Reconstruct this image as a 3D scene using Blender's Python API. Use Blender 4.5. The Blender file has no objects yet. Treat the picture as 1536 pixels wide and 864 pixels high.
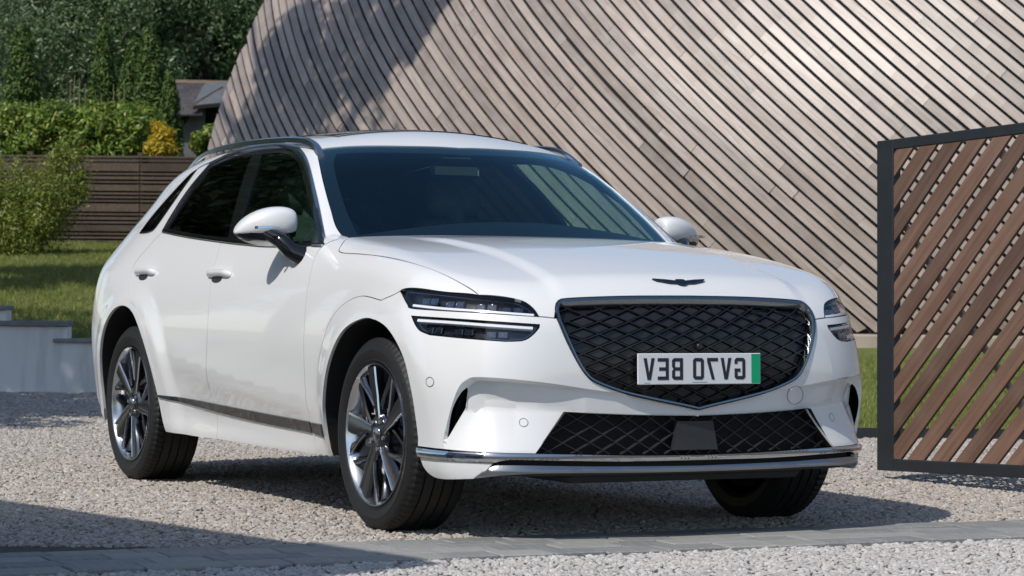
import bpy, bmesh, math, random
import numpy as np
from mathutils import Vector, Matrix
from mathutils.geometry import delaunay_2d_cdt
R = math.radians
rng = np.random.default_rng(7); random.seed(7)
scene = bpy.context.scene; COL = scene.collection

# ---------------------------------------------------------------- camera, sky, sun, exposure
CAM = np.array([8.8082, -4.8922, .8958]); YAW, PITCH, ROLL = R(152.8555), R(.159), R(.504)
FW = np.array([math.cos(PITCH)*math.cos(YAW), math.cos(PITCH)*math.sin(YAW), math.sin(PITCH)])
R0 = np.array([math.sin(YAW), -math.cos(YAW), 0.]); U0 = np.cross(R0, FW)
RT = math.cos(ROLL)*R0+math.sin(ROLL)*U0; UP = -math.sin(ROLL)*R0+math.cos(ROLL)*U0
cd = bpy.data.cameras.new('camera'); cam = bpy.data.objects.new('camera', cd); COL.objects.link(cam)
cd.lens = 90.345; cd.sensor_width = 36; cd.clip_start = .1; cd.clip_end = 6000
cam.matrix_world = Matrix(((RT[0],UP[0],-FW[0],CAM[0]),(RT[1],UP[1],-FW[1],CAM[1]),(RT[2],UP[2],-FW[2],CAM[2]),(0,0,0,1)))
cd.dof.use_dof = True; cd.dof.focus_distance = 10.2; cd.dof.aperture_fstop = 10.0
scene.camera = cam
SUN = np.array([.35, -.87, 1.0]); SUN /= np.linalg.norm(SUN)
sl = bpy.data.lights.new('sun', 'SUN'); sl.energy = 3.45; sl.angle = R(.6); sl.color = (1, .95, .87)
so = bpy.data.objects.new('sun', sl); COL.objects.link(so)
so.rotation_euler = Vector(SUN).to_track_quat('Z', 'Y').to_euler(); so.location = (0, 0, 40)
w = bpy.data.worlds.new('World'); scene.world = w; w.use_nodes = True
nt = w.node_tree; bg = nt.nodes['Background']; sk = nt.nodes.new('ShaderNodeTexSky')
sk.sky_type = 'NISHITA'; sk.sun_disc = False
sk.sun_elevation = math.asin(SUN[2]); sk.sun_rotation = math.atan2(SUN[0], SUN[1])
sk.air_density = 1.0; sk.dust_density = .6; sk.ozone_density = 1.0
nt.links.new(sk.outputs[0], bg.inputs[0]); bg.inputs[1].default_value = .118
scene.view_settings.view_transform = 'Standard'; scene.view_settings.look = 'None'
scene.view_settings.gamma = 1; scene.view_settings.exposure = 0
scene.cycles.max_bounces = 8; scene.cycles.transparent_max_bounces = 16
# ---------------------------------------------------------------- helpers
def at(px, py, D):                     # a point D metres along the view axis (photo pixels), used to lay out the site
    return CAM+D*(FW+RT*(px-768)/3854.76-UP*(py-432)/3854.76)
def ground(Rm, D, z=0.):               # R metres right of and D metres along the horizontal view axis
    f = np.array([math.cos(YAW), math.sin(YAW)]); p = CAM[:2]+f*D+R0[:2]*Rm
    return np.array([p[0], p[1], z])
def thing(name, label, cat, loc=(0,0,0), rotz=0, group=None):
    o = bpy.data.objects.new(name, None); COL.objects.link(o); o.empty_display_size = .1
    o.location = loc; o.rotation_euler = (0, 0, rotz); o['label'] = label; o['category'] = cat
    if group: o['group'] = group
    return o
def tag(o, label=None, cat=None, group=None, kind=None):
    for k, v in (('label', label), ('category', cat), ('group', group), ('kind', kind)):
        if v: o[k] = v
    return o
def link(name, me, parent=None, loc=(0,0,0)):
    o = bpy.data.objects.new(name, me); COL.objects.link(o); o.location = loc
    if parent: o.parent = parent
    return o
def mesh(name, V, F, mats, smooth=False, midx=None):
    me = bpy.data.meshes.new(name)
    me.from_pydata([tuple(map(float, v)) for v in V], [], [tuple(map(int, f)) for f in F])
    for m in (mats if isinstance(mats, (list, tuple)) else [mats]): me.materials.append(m)
    if midx is not None: me.polygons.foreach_set('material_index', np.asarray(midx, np.int32))
    me.polygons.foreach_set('use_smooth', np.full(len(me.polygons), bool(smooth)))
    me.update(); return me
def ob(name, V, F, mats, parent=None, smooth=False, midx=None):
    return link(name, mesh(name, V, F, mats, smooth, midx), parent)
class MB:                              # collects simple solids into one mesh
    def __init__(s): s.V = []; s.F = []; s.M = []
    def add(s, V, F, m=0):
        n = len(s.V); s.V += [tuple(v) for v in V]; s.F += [tuple(i+n for i in f) for f in F]; s.M += [m]*len(F); return s
    def box(s, c, d, ax=None, m=0, ch=0):
        ax = np.eye(3) if ax is None else np.asarray(ax); c = np.asarray(c, float); h = np.asarray(d, float)/2
        if ch:
            V = []; F = []
            # chamfered box: three vertices at every corner
            bm = bmesh.new(); bmesh.ops.create_cube(bm, size=1)
            for v in bm.verts: v.co = Vector((v.co.x*h[0]*2, v.co.y*h[1]*2, v.co.z*h[2]*2))
            bmesh.ops.bevel(bm, geom=bm.edges[:], offset=ch, segments=1, affect='EDGES')
            bm.verts.index_update()
            V = [c+np.array(v.co)@ax for v in bm.verts]; F = [[v.index for v in f.verts] for f in bm.faces]; bm.free()
            return s.add(V, F, m)
        V = [c+(np.array(q)*h)@ax for q in ((-1,-1,-1),(1,-1,-1),(1,1,-1),(-1,1,-1),(-1,-1,1),(1,-1,1),(1,1,1),(-1,1,1))]
        return s.add(V, [(0,3,2,1),(4,5,6,7),(0,1,5,4),(1,2,6,5),(2,3,7,6),(3,0,4,7)], m)
    def tube(s, pts, rad, n=8, m=0, cap=True):
        P = np.asarray(pts, float); k = len(P); rad = np.broadcast_to(np.asarray(rad, float), (k,))
        T = np.gradient(P, axis=0); T /= np.linalg.norm(T, axis=1, keepdims=True)
        up = np.array([0,0,1.]) if abs(T[0][2]) < .9 else np.array([1.,0,0]); V = []
        for i in range(k):
            a = np.cross(T[i], up); a /= np.linalg.norm(a); b = np.cross(a, T[i]); up = b
            V += [P[i]+rad[i]*(math.cos(t)*a+math.sin(t)*b) for t in np.arange(n)*2*math.pi/n]
        F = [(i*n+j, i*n+(j+1)%n, (i+1)*n+(j+1)%n, (i+1)*n+j) for i in range(k-1) for j in range(n)]
        if cap: F += [tuple(range(n-1,-1,-1)), tuple((k-1)*n+j for j in range(n))]
        return s.add(V, F, m)
    def prism(s, poly, axis0, axis1, org, ext, m=0):     # flat polygon (a,b) -> org+a*axis0+b*axis1, extruded along ext
        A, B, O, E = (np.asarray(v, float) for v in (axis0, axis1, org, ext)); n = len(poly)
        V = [O+a*A+b*B for a, b in poly]; V += [v+E for v in V]
        F = [tuple(range(n-1,-1,-1)), tuple(range(n, 2*n))]+[(i, (i+1)%n, n+(i+1)%n, n+i) for i in range(n)]
        return s.add(V, F, m)
    def lathe(s, prof, n=48, m=0, closed=False):          # profile (r, y) wound about the y axis
        k = len(prof); V = [(r*math.cos(t), y, r*math.sin(t)) for t in np.arange(n)*2*math.pi/n for r, y in prof]
        F = [(i*k+j, i*k+j+1, ((i+1)%n)*k+j+1, ((i+1)%n)*k+j) for i in range(n) for j in range(k-1)]
        return s.add(V, F, m)
    def build(s, name, mats, parent=None, smooth=False): return ob(name, s.V, s.F, mats, parent, smooth, s.M)
def dup(root, loc=None, rotz=None, label=None):           # a copy of a thing with copies of its parts and sub-parts
    r = root.copy(); COL.objects.link(r)
    if loc is not None: r.location = loc
    if rotz is not None: r.rotation_euler = (0, 0, rotz)
    if label: r['label'] = label
    for ch in list(root.children):
        c = ch.copy(); COL.objects.link(c); c.parent = r
        for g in ch.children:
            d = g.copy(); COL.objects.link(d); d.parent = c
    return r
def smooth_by_angle(o, deg=35):
    o.data.polygons.foreach_set('use_smooth', np.ones(len(o.data.polygons), bool)); o.data.set_sharp_from_angle(angle=R(deg)); return o

# ---------------------------------------------------------------- materials
class NT:
    def __init__(s, name):
        s.m = bpy.data.materials.new(name); s.m.use_nodes = True; s.t = s.m.node_tree
        s.b = s.t.nodes['Principled BSDF']; s.out = s.t.nodes['Material Output']
    def n(s, typ, **kw):
        nd = s.t.nodes.new('ShaderNode'+typ)
        for k, v in kw.items():
            if k in nd.inputs: nd.inputs[k].default_value = v
            else: setattr(nd, k, v)
        return nd
    def l(s, a, b): s.t.links.new(a, b); return s
    def set(s, **kw):
        for k, v in kw.items(): s.b.inputs[k.replace('_', ' ')].default_value = v
        return s
    def coord(s, scale=(1,1,1), kind='Object', rot=(0,0,0)):
        tc = s.n('TexCoord'); mp = s.n('Mapping'); mp.inputs['Scale'].default_value = scale; mp.inputs['Rotation'].default_value = rot
        s.l(tc.outputs[kind], mp.inputs[0]); return mp.outputs[0]
    def noise(s, vec, scale, detail=4, rough=.55):
        nz = s.n('TexNoise'); nz.inputs['Scale'].default_value = scale; nz.inputs['Detail'].default_value = detail; nz.inputs['Roughness'].default_value = rough
        s.l(vec, nz.inputs['Vector']); return nz.outputs['Fac']
    def ramp(s, fac, stops):
        r = s.n('ValToRGB'); e = r.color_ramp.elements
        while len(e) < len(stops): e.new(.5)
        for q, (p, c) in zip(e, stops): q.position = p; q.color = (*c, 1) if len(c) == 3 else c
        s.l(fac, r.inputs[0]); return r.outputs[0]
    def mix(s, fac, a, b, mode='MIX'):
        x = s.n('Mix', data_type='RGBA', blend_type=mode)
        for i, v in ((0, fac), (6, a), (7, b)):
            if hasattr(v, 'is_output'): s.l(v, x.inputs[i])
            else: x.inputs[i].default_value = v if i == 0 else (*v, 1)[:4]
        return x.outputs[2]
    def rnd(s): return s.n('ObjectInfo').outputs['Random']
    def bump(s, h, dist, strength=1.):
        b = s.n('Bump'); b.inputs['Distance'].default_value = dist; b.inputs['Strength'].default_value = strength
        s.l(h, b.inputs['Height']); s.l(b.outputs[0], s.b.inputs['Normal']); return s
    def col(s, c): s.l(c, s.b.inputs['Base Color']); return s
def plain(name, c, rough=.5, metal=0, **kw):
    m = NT(name); m.set(Base_Color=(*c, 1), Roughness=rough, Metallic=metal, **kw); return m.m
def speck(name, c, rough, amp, scale, bump=0, metal=0, **kw):     # plain colour with faint mottling so that nothing is dead flat
    m = NT(name); m.set(Roughness=rough, Metallic=metal, **kw); v = m.coord(); f = m.noise(v, scale)
    a = tuple(max(0, x*(1-amp)) for x in c); b = tuple(min(1, x*(1+amp)) for x in c)
    m.col(m.ramp(f, [(.3, a), (.7, b)]))
    if bump: m.bump(f, bump)
    return m.m
def glass(name, tint, refl=1.0, rough=0., gc=(1,1,1)):
    m = NT(name); m.t.nodes.remove(m.b)
    tr = m.n('BsdfTransparent'); tr.inputs[0].default_value = (*tint, 1)
    gl = m.n('BsdfGlossy'); gl.inputs['Roughness'].default_value = rough; gl.inputs[0].default_value = (*gc,1)
    lw = m.n('LayerWeight'); pw = m.n('Math', operation='POWER'); m.l(lw.outputs['Facing'], pw.inputs[0]); pw.inputs[1].default_value = 5.
    fr = m.n('Math', operation='MULTIPLY_ADD'); m.l(pw.outputs[0], fr.inputs[0]); fr.inputs[1].default_value = .93; fr.inputs[2].default_value = .045
    mu = m.n('Math', operation='MULTIPLY', use_clamp=True); m.l(fr.outputs[0], mu.inputs[0]); mu.inputs[1].default_value = refl
    mx = m.n('MixShader'); m.l(mu.outputs[0], mx.inputs[0]); m.l(tr.outputs[0], mx.inputs[1]); m.l(gl.outputs[0], mx.inputs[2])
    m.l(mx.outputs[0], m.out.inputs[0]); return m.m
def wood(name, stops, rough=.6, grain=(3, 60, 60), bump=.0012, tint=.35, kind='Object', spec=.4):
    m = NT(name); m.set(Roughness=rough); m.b.inputs['Specular IOR Level'].default_value = spec
    rn = m.rnd(); v = m.coord(grain, kind)
    ad = m.n('VectorMath', operation='ADD'); m.l(v, ad.inputs[0])
    cb = m.n('CombineXYZ'); mu = m.n('Math', operation='MULTIPLY'); m.l(rn, mu.inputs[0]); mu.inputs[1].default_value = 97.
    m.l(mu.outputs[0], cb.inputs[0]); m.l(mu.outputs[0], cb.inputs[1]); m.l(cb.outputs[0], ad.inputs[1])
    g = m.noise(ad.outputs[0], 1., 5, .6); base = m.ramp(g, [(.25, stops[0]), (.5, stops[1]), (.75, stops[2])])
    pl = m.ramp(rn, [(0, (1-tint,)*3), (.5, (1-tint*.35, 1-tint*.4, 1-tint*.45)), (1, (1, 1, 1))])
    c = m.mix(1., base, pl, 'MULTIPLY')
    lo = m.noise(m.coord((1.1,1.1,1.1), kind), 1.7, 3); c = m.mix(m.ramp(lo, [(.35,(.0,)*3),(.75,(.35,)*3)]), c, stops[3])
    m.col(c); m.bump(g, bump); return m.m
M = {}
p = NT('white_car_paint'); p.set(Base_Color=(.80,.805,.81,1), Roughness=.42, Coat_Weight=1., Coat_Roughness=.03, Coat_IOR=1.62); M['paint'] = p.m
M['inner'] = plain('dark_panel_lining', (.012,.012,.013), .8)
M['black'] = speck('black_plastic', (.018,.018,.02), .55, .25, 60, .0003)
M['gloss'] = plain('gloss_black_trim', (.008,.009,.011), .08, Coat_Weight=.6, Coat_Roughness=.03)
M['grille'] = plain('grille_black', (.012,.012,.014), .22)
M['cell'] = speck('grille_cell_black', (.020,.020,.023), .28, .2, 30)
M['chrome'] = plain('chrome', (.72,.73,.75), .07, 1)
M['darkchrome'] = plain('dark_chrome', (.33,.37,.39), .16, 1)
M['silver'] = plain('silver_skid', (.40,.41,.43), .30, 1)
M['satin'] = plain('satin_window_trim', (.52,.55,.60), .2, 1)
M['ws'] = glass('windscreen_glass', (.66,.84,.84), 1.6, 0., (.52,.86,1))
M['sideglass'] = glass('side_glass', (.40,.60,.52), 1.1)
M['privacy'] = glass('privacy_glass', (.018,.020,.020), .85)
M['lens'] = glass('lamp_lens', (.96,.975,1.), 1.0)
M['lampblack'] = plain('lamp_housing', (.008,.010,.016), .25)
M['drl'] = plain('lamp_light_bar', (.92,.93,.95), .18, 0, Coat_Weight=.8)
M['reflector'] = plain('lamp_reflector', (.16,.17,.19), .12, 1)
M['rubber'] = speck('tyre_rubber', (.0095,.0095,.010), .58, .3, 40, .0006)
M['rim'] = plain('dark_alloy', (.14,.15,.17), .2, 1)
M['rimbright'] = plain('bright_alloy_edge', (.82,.83,.86), .2, 1)
M['barrel'] = plain('alloy_barrel', (.78,.80,.83), .26, 1)
M['disc'] = speck('brake_disc', (.42,.42,.43), .32, .2, 40, 0, 1)
M['caliper'] = speck('caliper_alloy', (.50,.50,.51), .5, .2, 50)
M['plate'] = plain('number_plate_white', (.74,.75,.78), .35)
M['ink'] = plain('number_plate_black', (.018,.017,.028), .4)
M['green'] = plain('number_plate_green', (.0,.36,.16), .4)
M['navy'] = plain('emblem_blue_black', (.02,.035,.06), .12, .6)
M['sensor'] = speck('radar_cover', (.028,.030,.034), .38, .15, 30)
M['seat'] = speck('seat_leather', (.11,.108,.105), .5, .25, 25, .0006)
M['dash'] = speck('dashboard_vinyl', (.05,.051,.053), .6, .2, 80, .0003)
M['lining'] = speck('headlining_cloth', (.30,.30,.29), .9, .1, 90)
M['trimmark'] = NT('side_strip_mottled')
tm = M['trimmark']; v = tm.coord((40,40,40)); f = tm.noise(v, 1.2, 5, .7); tm.col(tm.ramp(f, [(.42,(.012,.012,.014)),(.6,(.05,.05,.055)),(.72,(.16,.165,.17))])); tm.set(Roughness=.14); M['trimmark'] = tm.m
M['red'] = plain('tail_lamp_red', (.35,.01,.012), .15)
# ---------------------------------------------------------------- car body surface (metres, x forward, y to the car's left, z up)
class Spl:
    """natural cubic spline with straight ends"""
    def __init__(s, pts):
        x, y = np.array(sorted(pts), float).T; n = len(x); h = np.diff(x)
        A = np.eye(n); b = np.zeros(n)
        for i in range(1, n-1):
            A[i, i-1:i+2] = h[i-1], 2*(h[i-1]+h[i]), h[i]
            b[i] = 6*((y[i+1]-y[i])/h[i]-(y[i]-y[i-1])/h[i-1])
        s.x, s.y, s.h, s.m = x, y, h, np.linalg.solve(A, b)
        s.d0 = (y[1]-y[0])/h[0]-h[0]*s.m[1]/6; s.d1 = (y[-1]-y[-2])/h[-1]+h[-1]*s.m[-2]/6
    def __call__(s, q):
        q = np.asarray(q, float); c = np.clip(q, s.x[0], s.x[-1])
        i = np.clip(np.searchsorted(s.x, c)-1, 0, len(s.h)-1)
        h = s.h[i]; a = (s.x[i+1]-c)/h; b = 1-a
        v = a*s.y[i]+b*s.y[i+1]+((a**3-a)*s.m[i]+(b**3-b)*s.m[i+1])*h*h/6
        return v+np.where(q < s.x[0], (q-s.x[0])*s.d0, 0)+np.where(q > s.x[-1], (q-s.x[-1])*s.d1, 0)
def smax(a, b, k):
    t = np.clip(.5+.5*(a-b)/k, 0, 1); return b+(a-b)*t+k*t*(1-t)
def smin(a, b, k): return -smax(-a, -b, k)
def sst(e0, e1, v):
    t = np.clip((v-e0)/(e1-e0), 0, 1); return t*t*(3-2*t)

WB = 2.875; RW = .368
# door section: half width against height
SEC = Spl([(.10,.78),(.20,.852),(.25,.882),(.31,.900),(.38,.912),(.46,.926),(.56,.941),(.66,.949),(.76,.948),(.86,.938),(.95,.921),(1.03,.893),(1.10,.862),(1.2,.822),(1.3,.772),(1.4,.715),(1.5,.645),(1.6,.55),(1.75,.36)])
PLAN = Spl([(-3.9,.16),(-3.6,.055),(-3.3,.008),(-2.9,.0),(-2.4,0),(-1.2,0),(-.5,.0),(0,.0),(.3,.010),(.6,.055),(.9,.14)])
GPLAN = Spl([(-3.9,.28),(-3.4,.108),(-2.9,.014),(-2.4,.0),(-1.9,0),(-1.2,0),(-.7,.008),(0,.0)])
ZC = Spl([(-2.9,.62),(-2.3,.565),(-1.5,.485),(-.6,.415),(0,.37)])
def arch(x, z, xc, ax, az):
    return np.sqrt(((x-xc)/ax)**2+((z-RW)/az)**2)
AFX, AFZ, ARX, ARZ = .468, .437, .462, .447
def Wd(x, z):
    w = SEC(z)-PLAN(x)*sst(-.1,.6,z)
    w = w-GPLAN(x)*sst(.98, 1.45, z)
    # tuck below the rising crease of the doors
    dz = ZC(x)-z
    t = smax(dz, 0*dz, .02)
    mid = sst(-.42,-.85,x)*sst(-2.55,-2.0,x)
    w = w-.17*t*mid*sst(.22,.36,z)+.010*mid*sst(.12,-.1,np.abs(z-ZC(x)-.05))
    # flares round the wheels
    for xc, ax, az in ((0, AFX, AFZ), (-WB, ARX, ARZ)):
        r = arch(x, z, xc, ax, az)
        w = w+.018*sst(1.36, 1.08, r)*sst(1.10,.75,z)
    return w
HOOD = Spl([(-1.4,1.19),(-.9,1.163),(-.6,1.137),(-.3,1.112),(0,1.079),(.3,1.030),(.5,.985),(.62,.948),(.70,.905),(.76,.85),(.80,.78)])
HCR = Spl([(-1.2,.015),(-.6,.015),(0,.022),(.4,.035),(.8,.060)])
ROOF = Spl([(-1.0,1.525),(-1.25,1.585),(-1.5,1.618),(-1.9,1.640),(-2.3,1.636),(-2.8,1.605),(-3.2,1.54),(-3.6,1.42),(-3.9,1.32)])
HCREASE = Spl([(-.7,.56),(-.3,.53),(.2,.50),(.72,.52)])
def Hh(x, a):
    c = HCREASE(x)
    b = .013*sst(.04, -.03, a-c)*sst(-.65,-.3,x)*sst(.80,.55,x)
    return HOOD(x)-HCR(x)*(a/.7)**2-.06*np.clip(a-.70,0,9)**1.5+b
def Hw(x, a): return 1.135-.627*(x+.605)-.05*(x+.92)**2-.19*a*a+.012
def Hr(x, a): return ROOF(x)-.075*(a/.63)**2
def Hb(x, a): return 1.06+1.0*(x+3.92)-.12*a*a
def Hg(x, a):
    g = smin(Hw(x,a), Hr(x,a), .10)
    return smin(g, Hb(x,a), .10)
MODE = [0]                             # 0 whole body, 1 bonnet alone, 2 glasshouse alone (so that the two can overlap at the cowl)
def Hd(x, a): return Hh(x,a) if MODE[0] == 1 else Hg(x,a) if MODE[0] == 2 else np.maximum(Hh(x,a), Hg(x,a))
FC = Spl([(.10,.60),(.16,.69),(.22,.745),(.28,.762),(.36,.764),(.46,.765),(.55,.772),(.63,.777),(.72,.774),(.80,.762),(.86,.742),(.92,.71),(1.0,.65)])
FPL = Spl([(0,0),(.25,.008),(.5,.035),(.63,.058),(.75,.105),(.85,.18),(.95,.30),(1.1,.55)])
CREST = Spl([(0,.500),(.2,.515),(.35,.543),(.5,.556),(.65,.566),(.8,.575),(.95,.58),(1.15,.58)])  # against s = 0.9*angle about the nose axis
def Fd(a, z): return FC(z)-FPL(a)*(1+.55*sst(.5,.95,z))
RC = Spl([(.1,-3.55),(.25,-3.72),(.5,-3.83),(.8,-3.84),(1.0,-3.82),(1.1,-3.80),(1.3,-3.9),(1.7,-4.1)])
def Rd(a, z): return RC(z)+.10*(a/.8)**2
def body(x, y, z):
    a = np.sqrt(y*y+1e-10)
    f1 = a-Wd(x,z); f2 = z-Hd(x,a); f3 = x-Fd(a,z); f4 = Rd(a,z)-x
    f = smax(f1, f3, .10)
    kt = .10-.04*sst(-.4,-.9,x)
    f = smax(f, f2, kt)
    return smax(f, f4, .15)
NX, NS = -.10, .9                      # nose axis: the front is wound round it, s = NS*angle
def _solve(fn, lo, hi, n=34):
    lo = np.array(lo, float); hi = np.array(hi, float)
    for _ in range(n):
        m = .5*(lo+hi); o = fn(m) > 0
        hi = np.where(o, m, hi); lo = np.where(o, lo, m)
    return .5*(lo+hi)
def side(x, z, sy=-1):                 # (x,z) -> point of the flank
    x = np.asarray(x,float); z = np.asarray(z,float)
    a = _solve(lambda a: body(x,a,z), 0*x, 0*x+1.15)
    return np.stack([x, sy*a, z], -1)
def top(x, y):
    x = np.asarray(x,float); y = np.asarray(y,float)
    z = _solve(lambda z: body(x,y,z), 0*x+.5, 0*x+1.8)
    return np.stack([x, y, z], -1)
def nose(s, z):
    s = np.asarray(s,float); z = np.asarray(z,float); c, d = np.cos(s/NS), np.sin(s/NS)
    r = _solve(lambda r: body(NX+r*c, r*d, z), 0*s, 0*s+1.4)
    return np.stack([NX+r*c, r*d, z], -1)
def tail(y, z):
    y = np.asarray(y,float); z = np.asarray(z,float)
    x = _solve(lambda t: body(-t, y, z), 0*y+2.5, 0*y+4.2)
    return np.stack([-x, y, z], -1)
def grad(P, e=2e-3):
    x, y, z = P[...,0], P[...,1], P[...,2]
    g = np.stack([body(x+e,y,z)-body(x-e,y,z), body(x,y+e,z)-body(x,y-e,z), body(x,y,z+e)-body(x,y,z-e)], -1)
    return g/np.maximum(np.linalg.norm(g, axis=-1, keepdims=True), 1e-9)
# ---------------------------------------------------------------- panels: outlines on the body surface filled with fine triangles
class Dom:
    """a way of looking at the body: (u,v) -> outermost point of the surface along a direction"""
    def __init__(s, d, eu, ev, lo=-.5, hi=2.4): s.d, s.eu, s.ev = (np.array(q, float) for q in (d, eu, ev)); s.lo, s.hi = lo, hi
    def ray(s, u, v): return np.multiply.outer(u, s.eu)+np.multiply.outer(v, s.ev), np.broadcast_to(s.d, u.shape+(3,))
    def to2(s, P): return np.stack([P@s.eu, P@s.ev], -1)
    def to3(s, q):
        q = np.asarray(q, float); O, D = s.ray(q[:,0], q[:,1])
        f = lambda t: body(*(O+D*t[:,None]).T)
        hi = np.full(len(q), s.hi); st = .06; done = np.zeros(len(q), bool)
        for _ in range(int((s.hi-s.lo)/st)):
            k = ~done
            if not k.any(): break
            t = hi[k]-st; v = body(*(O[k]+D[k]*t[:,None]).T); ins = v < 0
            hi[k] = np.where(ins, hi[k], t); idx = np.where(k)[0]; done[idx[ins]] = True
        lo = hi-st
        for _ in range(18):
            m = .5*(lo+hi); o = f(m) > 0; hi = np.where(o, m, hi); lo = np.where(o, lo, m)
        return O+D*(.5*(lo+hi))[:,None]
class NoseDom(Dom):
    def __init__(s): s.lo, s.hi = .2, 1.4
    def ray(s, u, v):
        D = np.stack([np.cos(u/NS), np.sin(u/NS), 0*u], -1); O = np.stack([NX+0*u, 0*u, v], -1); return O, D
    def to2(s, P): return np.stack([NS*np.arctan2(P[:,1], P[:,0]-NX), P[:,2]], -1)
c45 = math.sqrt(.5)
SIDE = Dom((0,-1,0), (1,0,0), (0,0,1), 0, 1.2)
TOP = Dom((0,0,1), (1,0,0), (0,1,0), .4, 1.9)
CANT = Dom((0,-c45,c45), (1,0,0), (0,-c45,-c45), .2, 2.0)
ca, sa = math.cos(R(38)), math.sin(R(38))
BON = Dom((sa,0,ca), (ca,0,-sa), (0,1,0), .2, 2.0)
ca2, sa2 = math.cos(R(55)), math.sin(R(55))
REAR = Dom((-sa2,0,ca2), (ca2,0,sa2), (0,1,0), 1.0, 4.6)
NOSE = NoseDom()
def S3(*p): return SIDE.to3(np.array(p, float))
def T3(*p): return TOP.to3(np.array(p, float))
def N3(*p): return NOSE.to3(np.array(p, float))
def spline(P, h=.015):                   # Catmull-Rom through the points, resampled evenly
    P = np.asarray(P, float)
    if len(P) == 2: Q = np.array([P[0]+(P[1]-P[0])*t for t in np.linspace(0, 1, 40)])
    else:
        E = np.vstack([2*P[0]-P[1], P, 2*P[-1]-P[-2]]); Q = []
        for i in range(1, len(E)-2):
            a, b, c, d = E[i-1:i+3]
            for t in np.linspace(0, 1, 24, endpoint=False):
                Q.append(.5*(2*b+(c-a)*t+(2*a-5*b+4*c-d)*t*t+(3*b-a-3*c+d)*t**3))
        Q = np.array(Q+[P[-1]])
    L = np.r_[0, np.cumsum(np.linalg.norm(np.diff(Q, axis=0), axis=1))]; n = max(1, int(round(L[-1]/h)))
    s = np.linspace(0, L[-1], n+1); return np.stack([np.interp(s, L, Q[:,k]) for k in range(Q.shape[1])], -1)
def chain(*segs, h=.015, closed=True):   # segments that share their end points; corners stay sharp
    out = [spline(s, h)[:-1] for s in segs]
    if not closed: out.append(np.asarray(segs[-1], float)[-1:])
    return np.vstack(out)
def area2(q): x, y = q.T; return .5*np.sum(x*np.roll(y,-1)-np.roll(x,-1)*y)
def inset(q, g):                         # q counter-clockwise
    e = np.roll(q,-1,0)-q; e /= np.maximum(np.linalg.norm(e,axis=1,keepdims=True),1e-9); n = np.stack([-e[:,1], e[:,0]],-1)
    m = n+np.roll(n,1,0); m /= np.maximum(np.sum(m*m,1,keepdims=True)/2, .35)
    return q+m*g
def inpoly(p, q):
    x, y = p[:,0], p[:,1]; r = np.zeros(len(p), bool)
    for (x0,y0),(x1,y1) in zip(q, np.roll(q,-1,0)):
        if y0 == y1: continue
        r ^= ((y0 > y) != (y1 > y)) & (x < (x1-x0)*(y-y0)/(y1-y0)+x0)
    return r
def segdist(p, q, closed=True):
    d = np.full(len(p), 9.); n = len(q) if closed else len(q)-1
    for i in range(n):
        a, b = q[i], q[(i+1)%len(q)]; ab = b-a; t = np.clip(((p-a)@ab)/max(ab@ab,1e-12), 0, 1)
        d = np.minimum(d, np.linalg.norm(p-a-t[:,None]*ab, axis=1))
    return d
def fill(loops, h, cons=()):
    """triangulate the first loop minus the others, with grid points spaced h; returns points, triangles, loop index lists"""
    pts = []; edges = []; ids = []
    for q in loops:
        n0 = len(pts); pts += [tuple(v) for v in q]; k = len(q); ids.append(list(range(n0, n0+k)))
        edges += [(n0+i, n0+(i+1)%k) for i in range(k)]
    for q in cons:
        n0 = len(pts); pts += [tuple(v) for v in q]; edges += [(n0+i, n0+i+1) for i in range(len(q)-1)]
    B = np.array(pts); lo, hi = B.min(0), B.max(0)
    gx = np.arange(lo[0], hi[0], h); gy = np.arange(lo[1], hi[1], h*.866)
    G = np.array([(x+(h/2 if j % 2 else 0), y) for j, y in enumerate(gy) for x in gx])
    k = inpoly(G, loops[0])
    for q in loops[1:]: k &= ~inpoly(G, q)
    G = G[k]
    if len(G):
        dm = np.full(len(G), 9.)
        for i in range(0, len(B), 200): dm = np.minimum(dm, np.sqrt(((G[:,None]-B[None,i:i+200])**2).sum(-1)).min(1))
        G = G[dm > .55*h]
    P = np.vstack([B, G]) if len(G) else B
    vs, es, fs, ov, oe, of = delaunay_2d_cdt([Vector(v) for v in P], edges, [], 0, 1e-7)
    V = np.array([tuple(v) for v in vs]); mp = {}
    for i, o in enumerate(ov):
        for k in o: mp[k] = i
    T = np.array([f for f in fs if len(f) == 3]); c = V[T].mean(1); k = inpoly(c, loops[0])
    for q in loops[1:]: k &= ~inpoly(c, q)
    T = T[k]; a = V[T]; ar = (a[:,1,0]-a[:,0,0])*(a[:,2,1]-a[:,0,1])-(a[:,1,1]-a[:,0,1])*(a[:,2,0]-a[:,0,0])
    T[ar < 0] = T[ar < 0][:, ::-1]
    return V, T, [[mp[i] for i in l] for l in ids]
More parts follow.
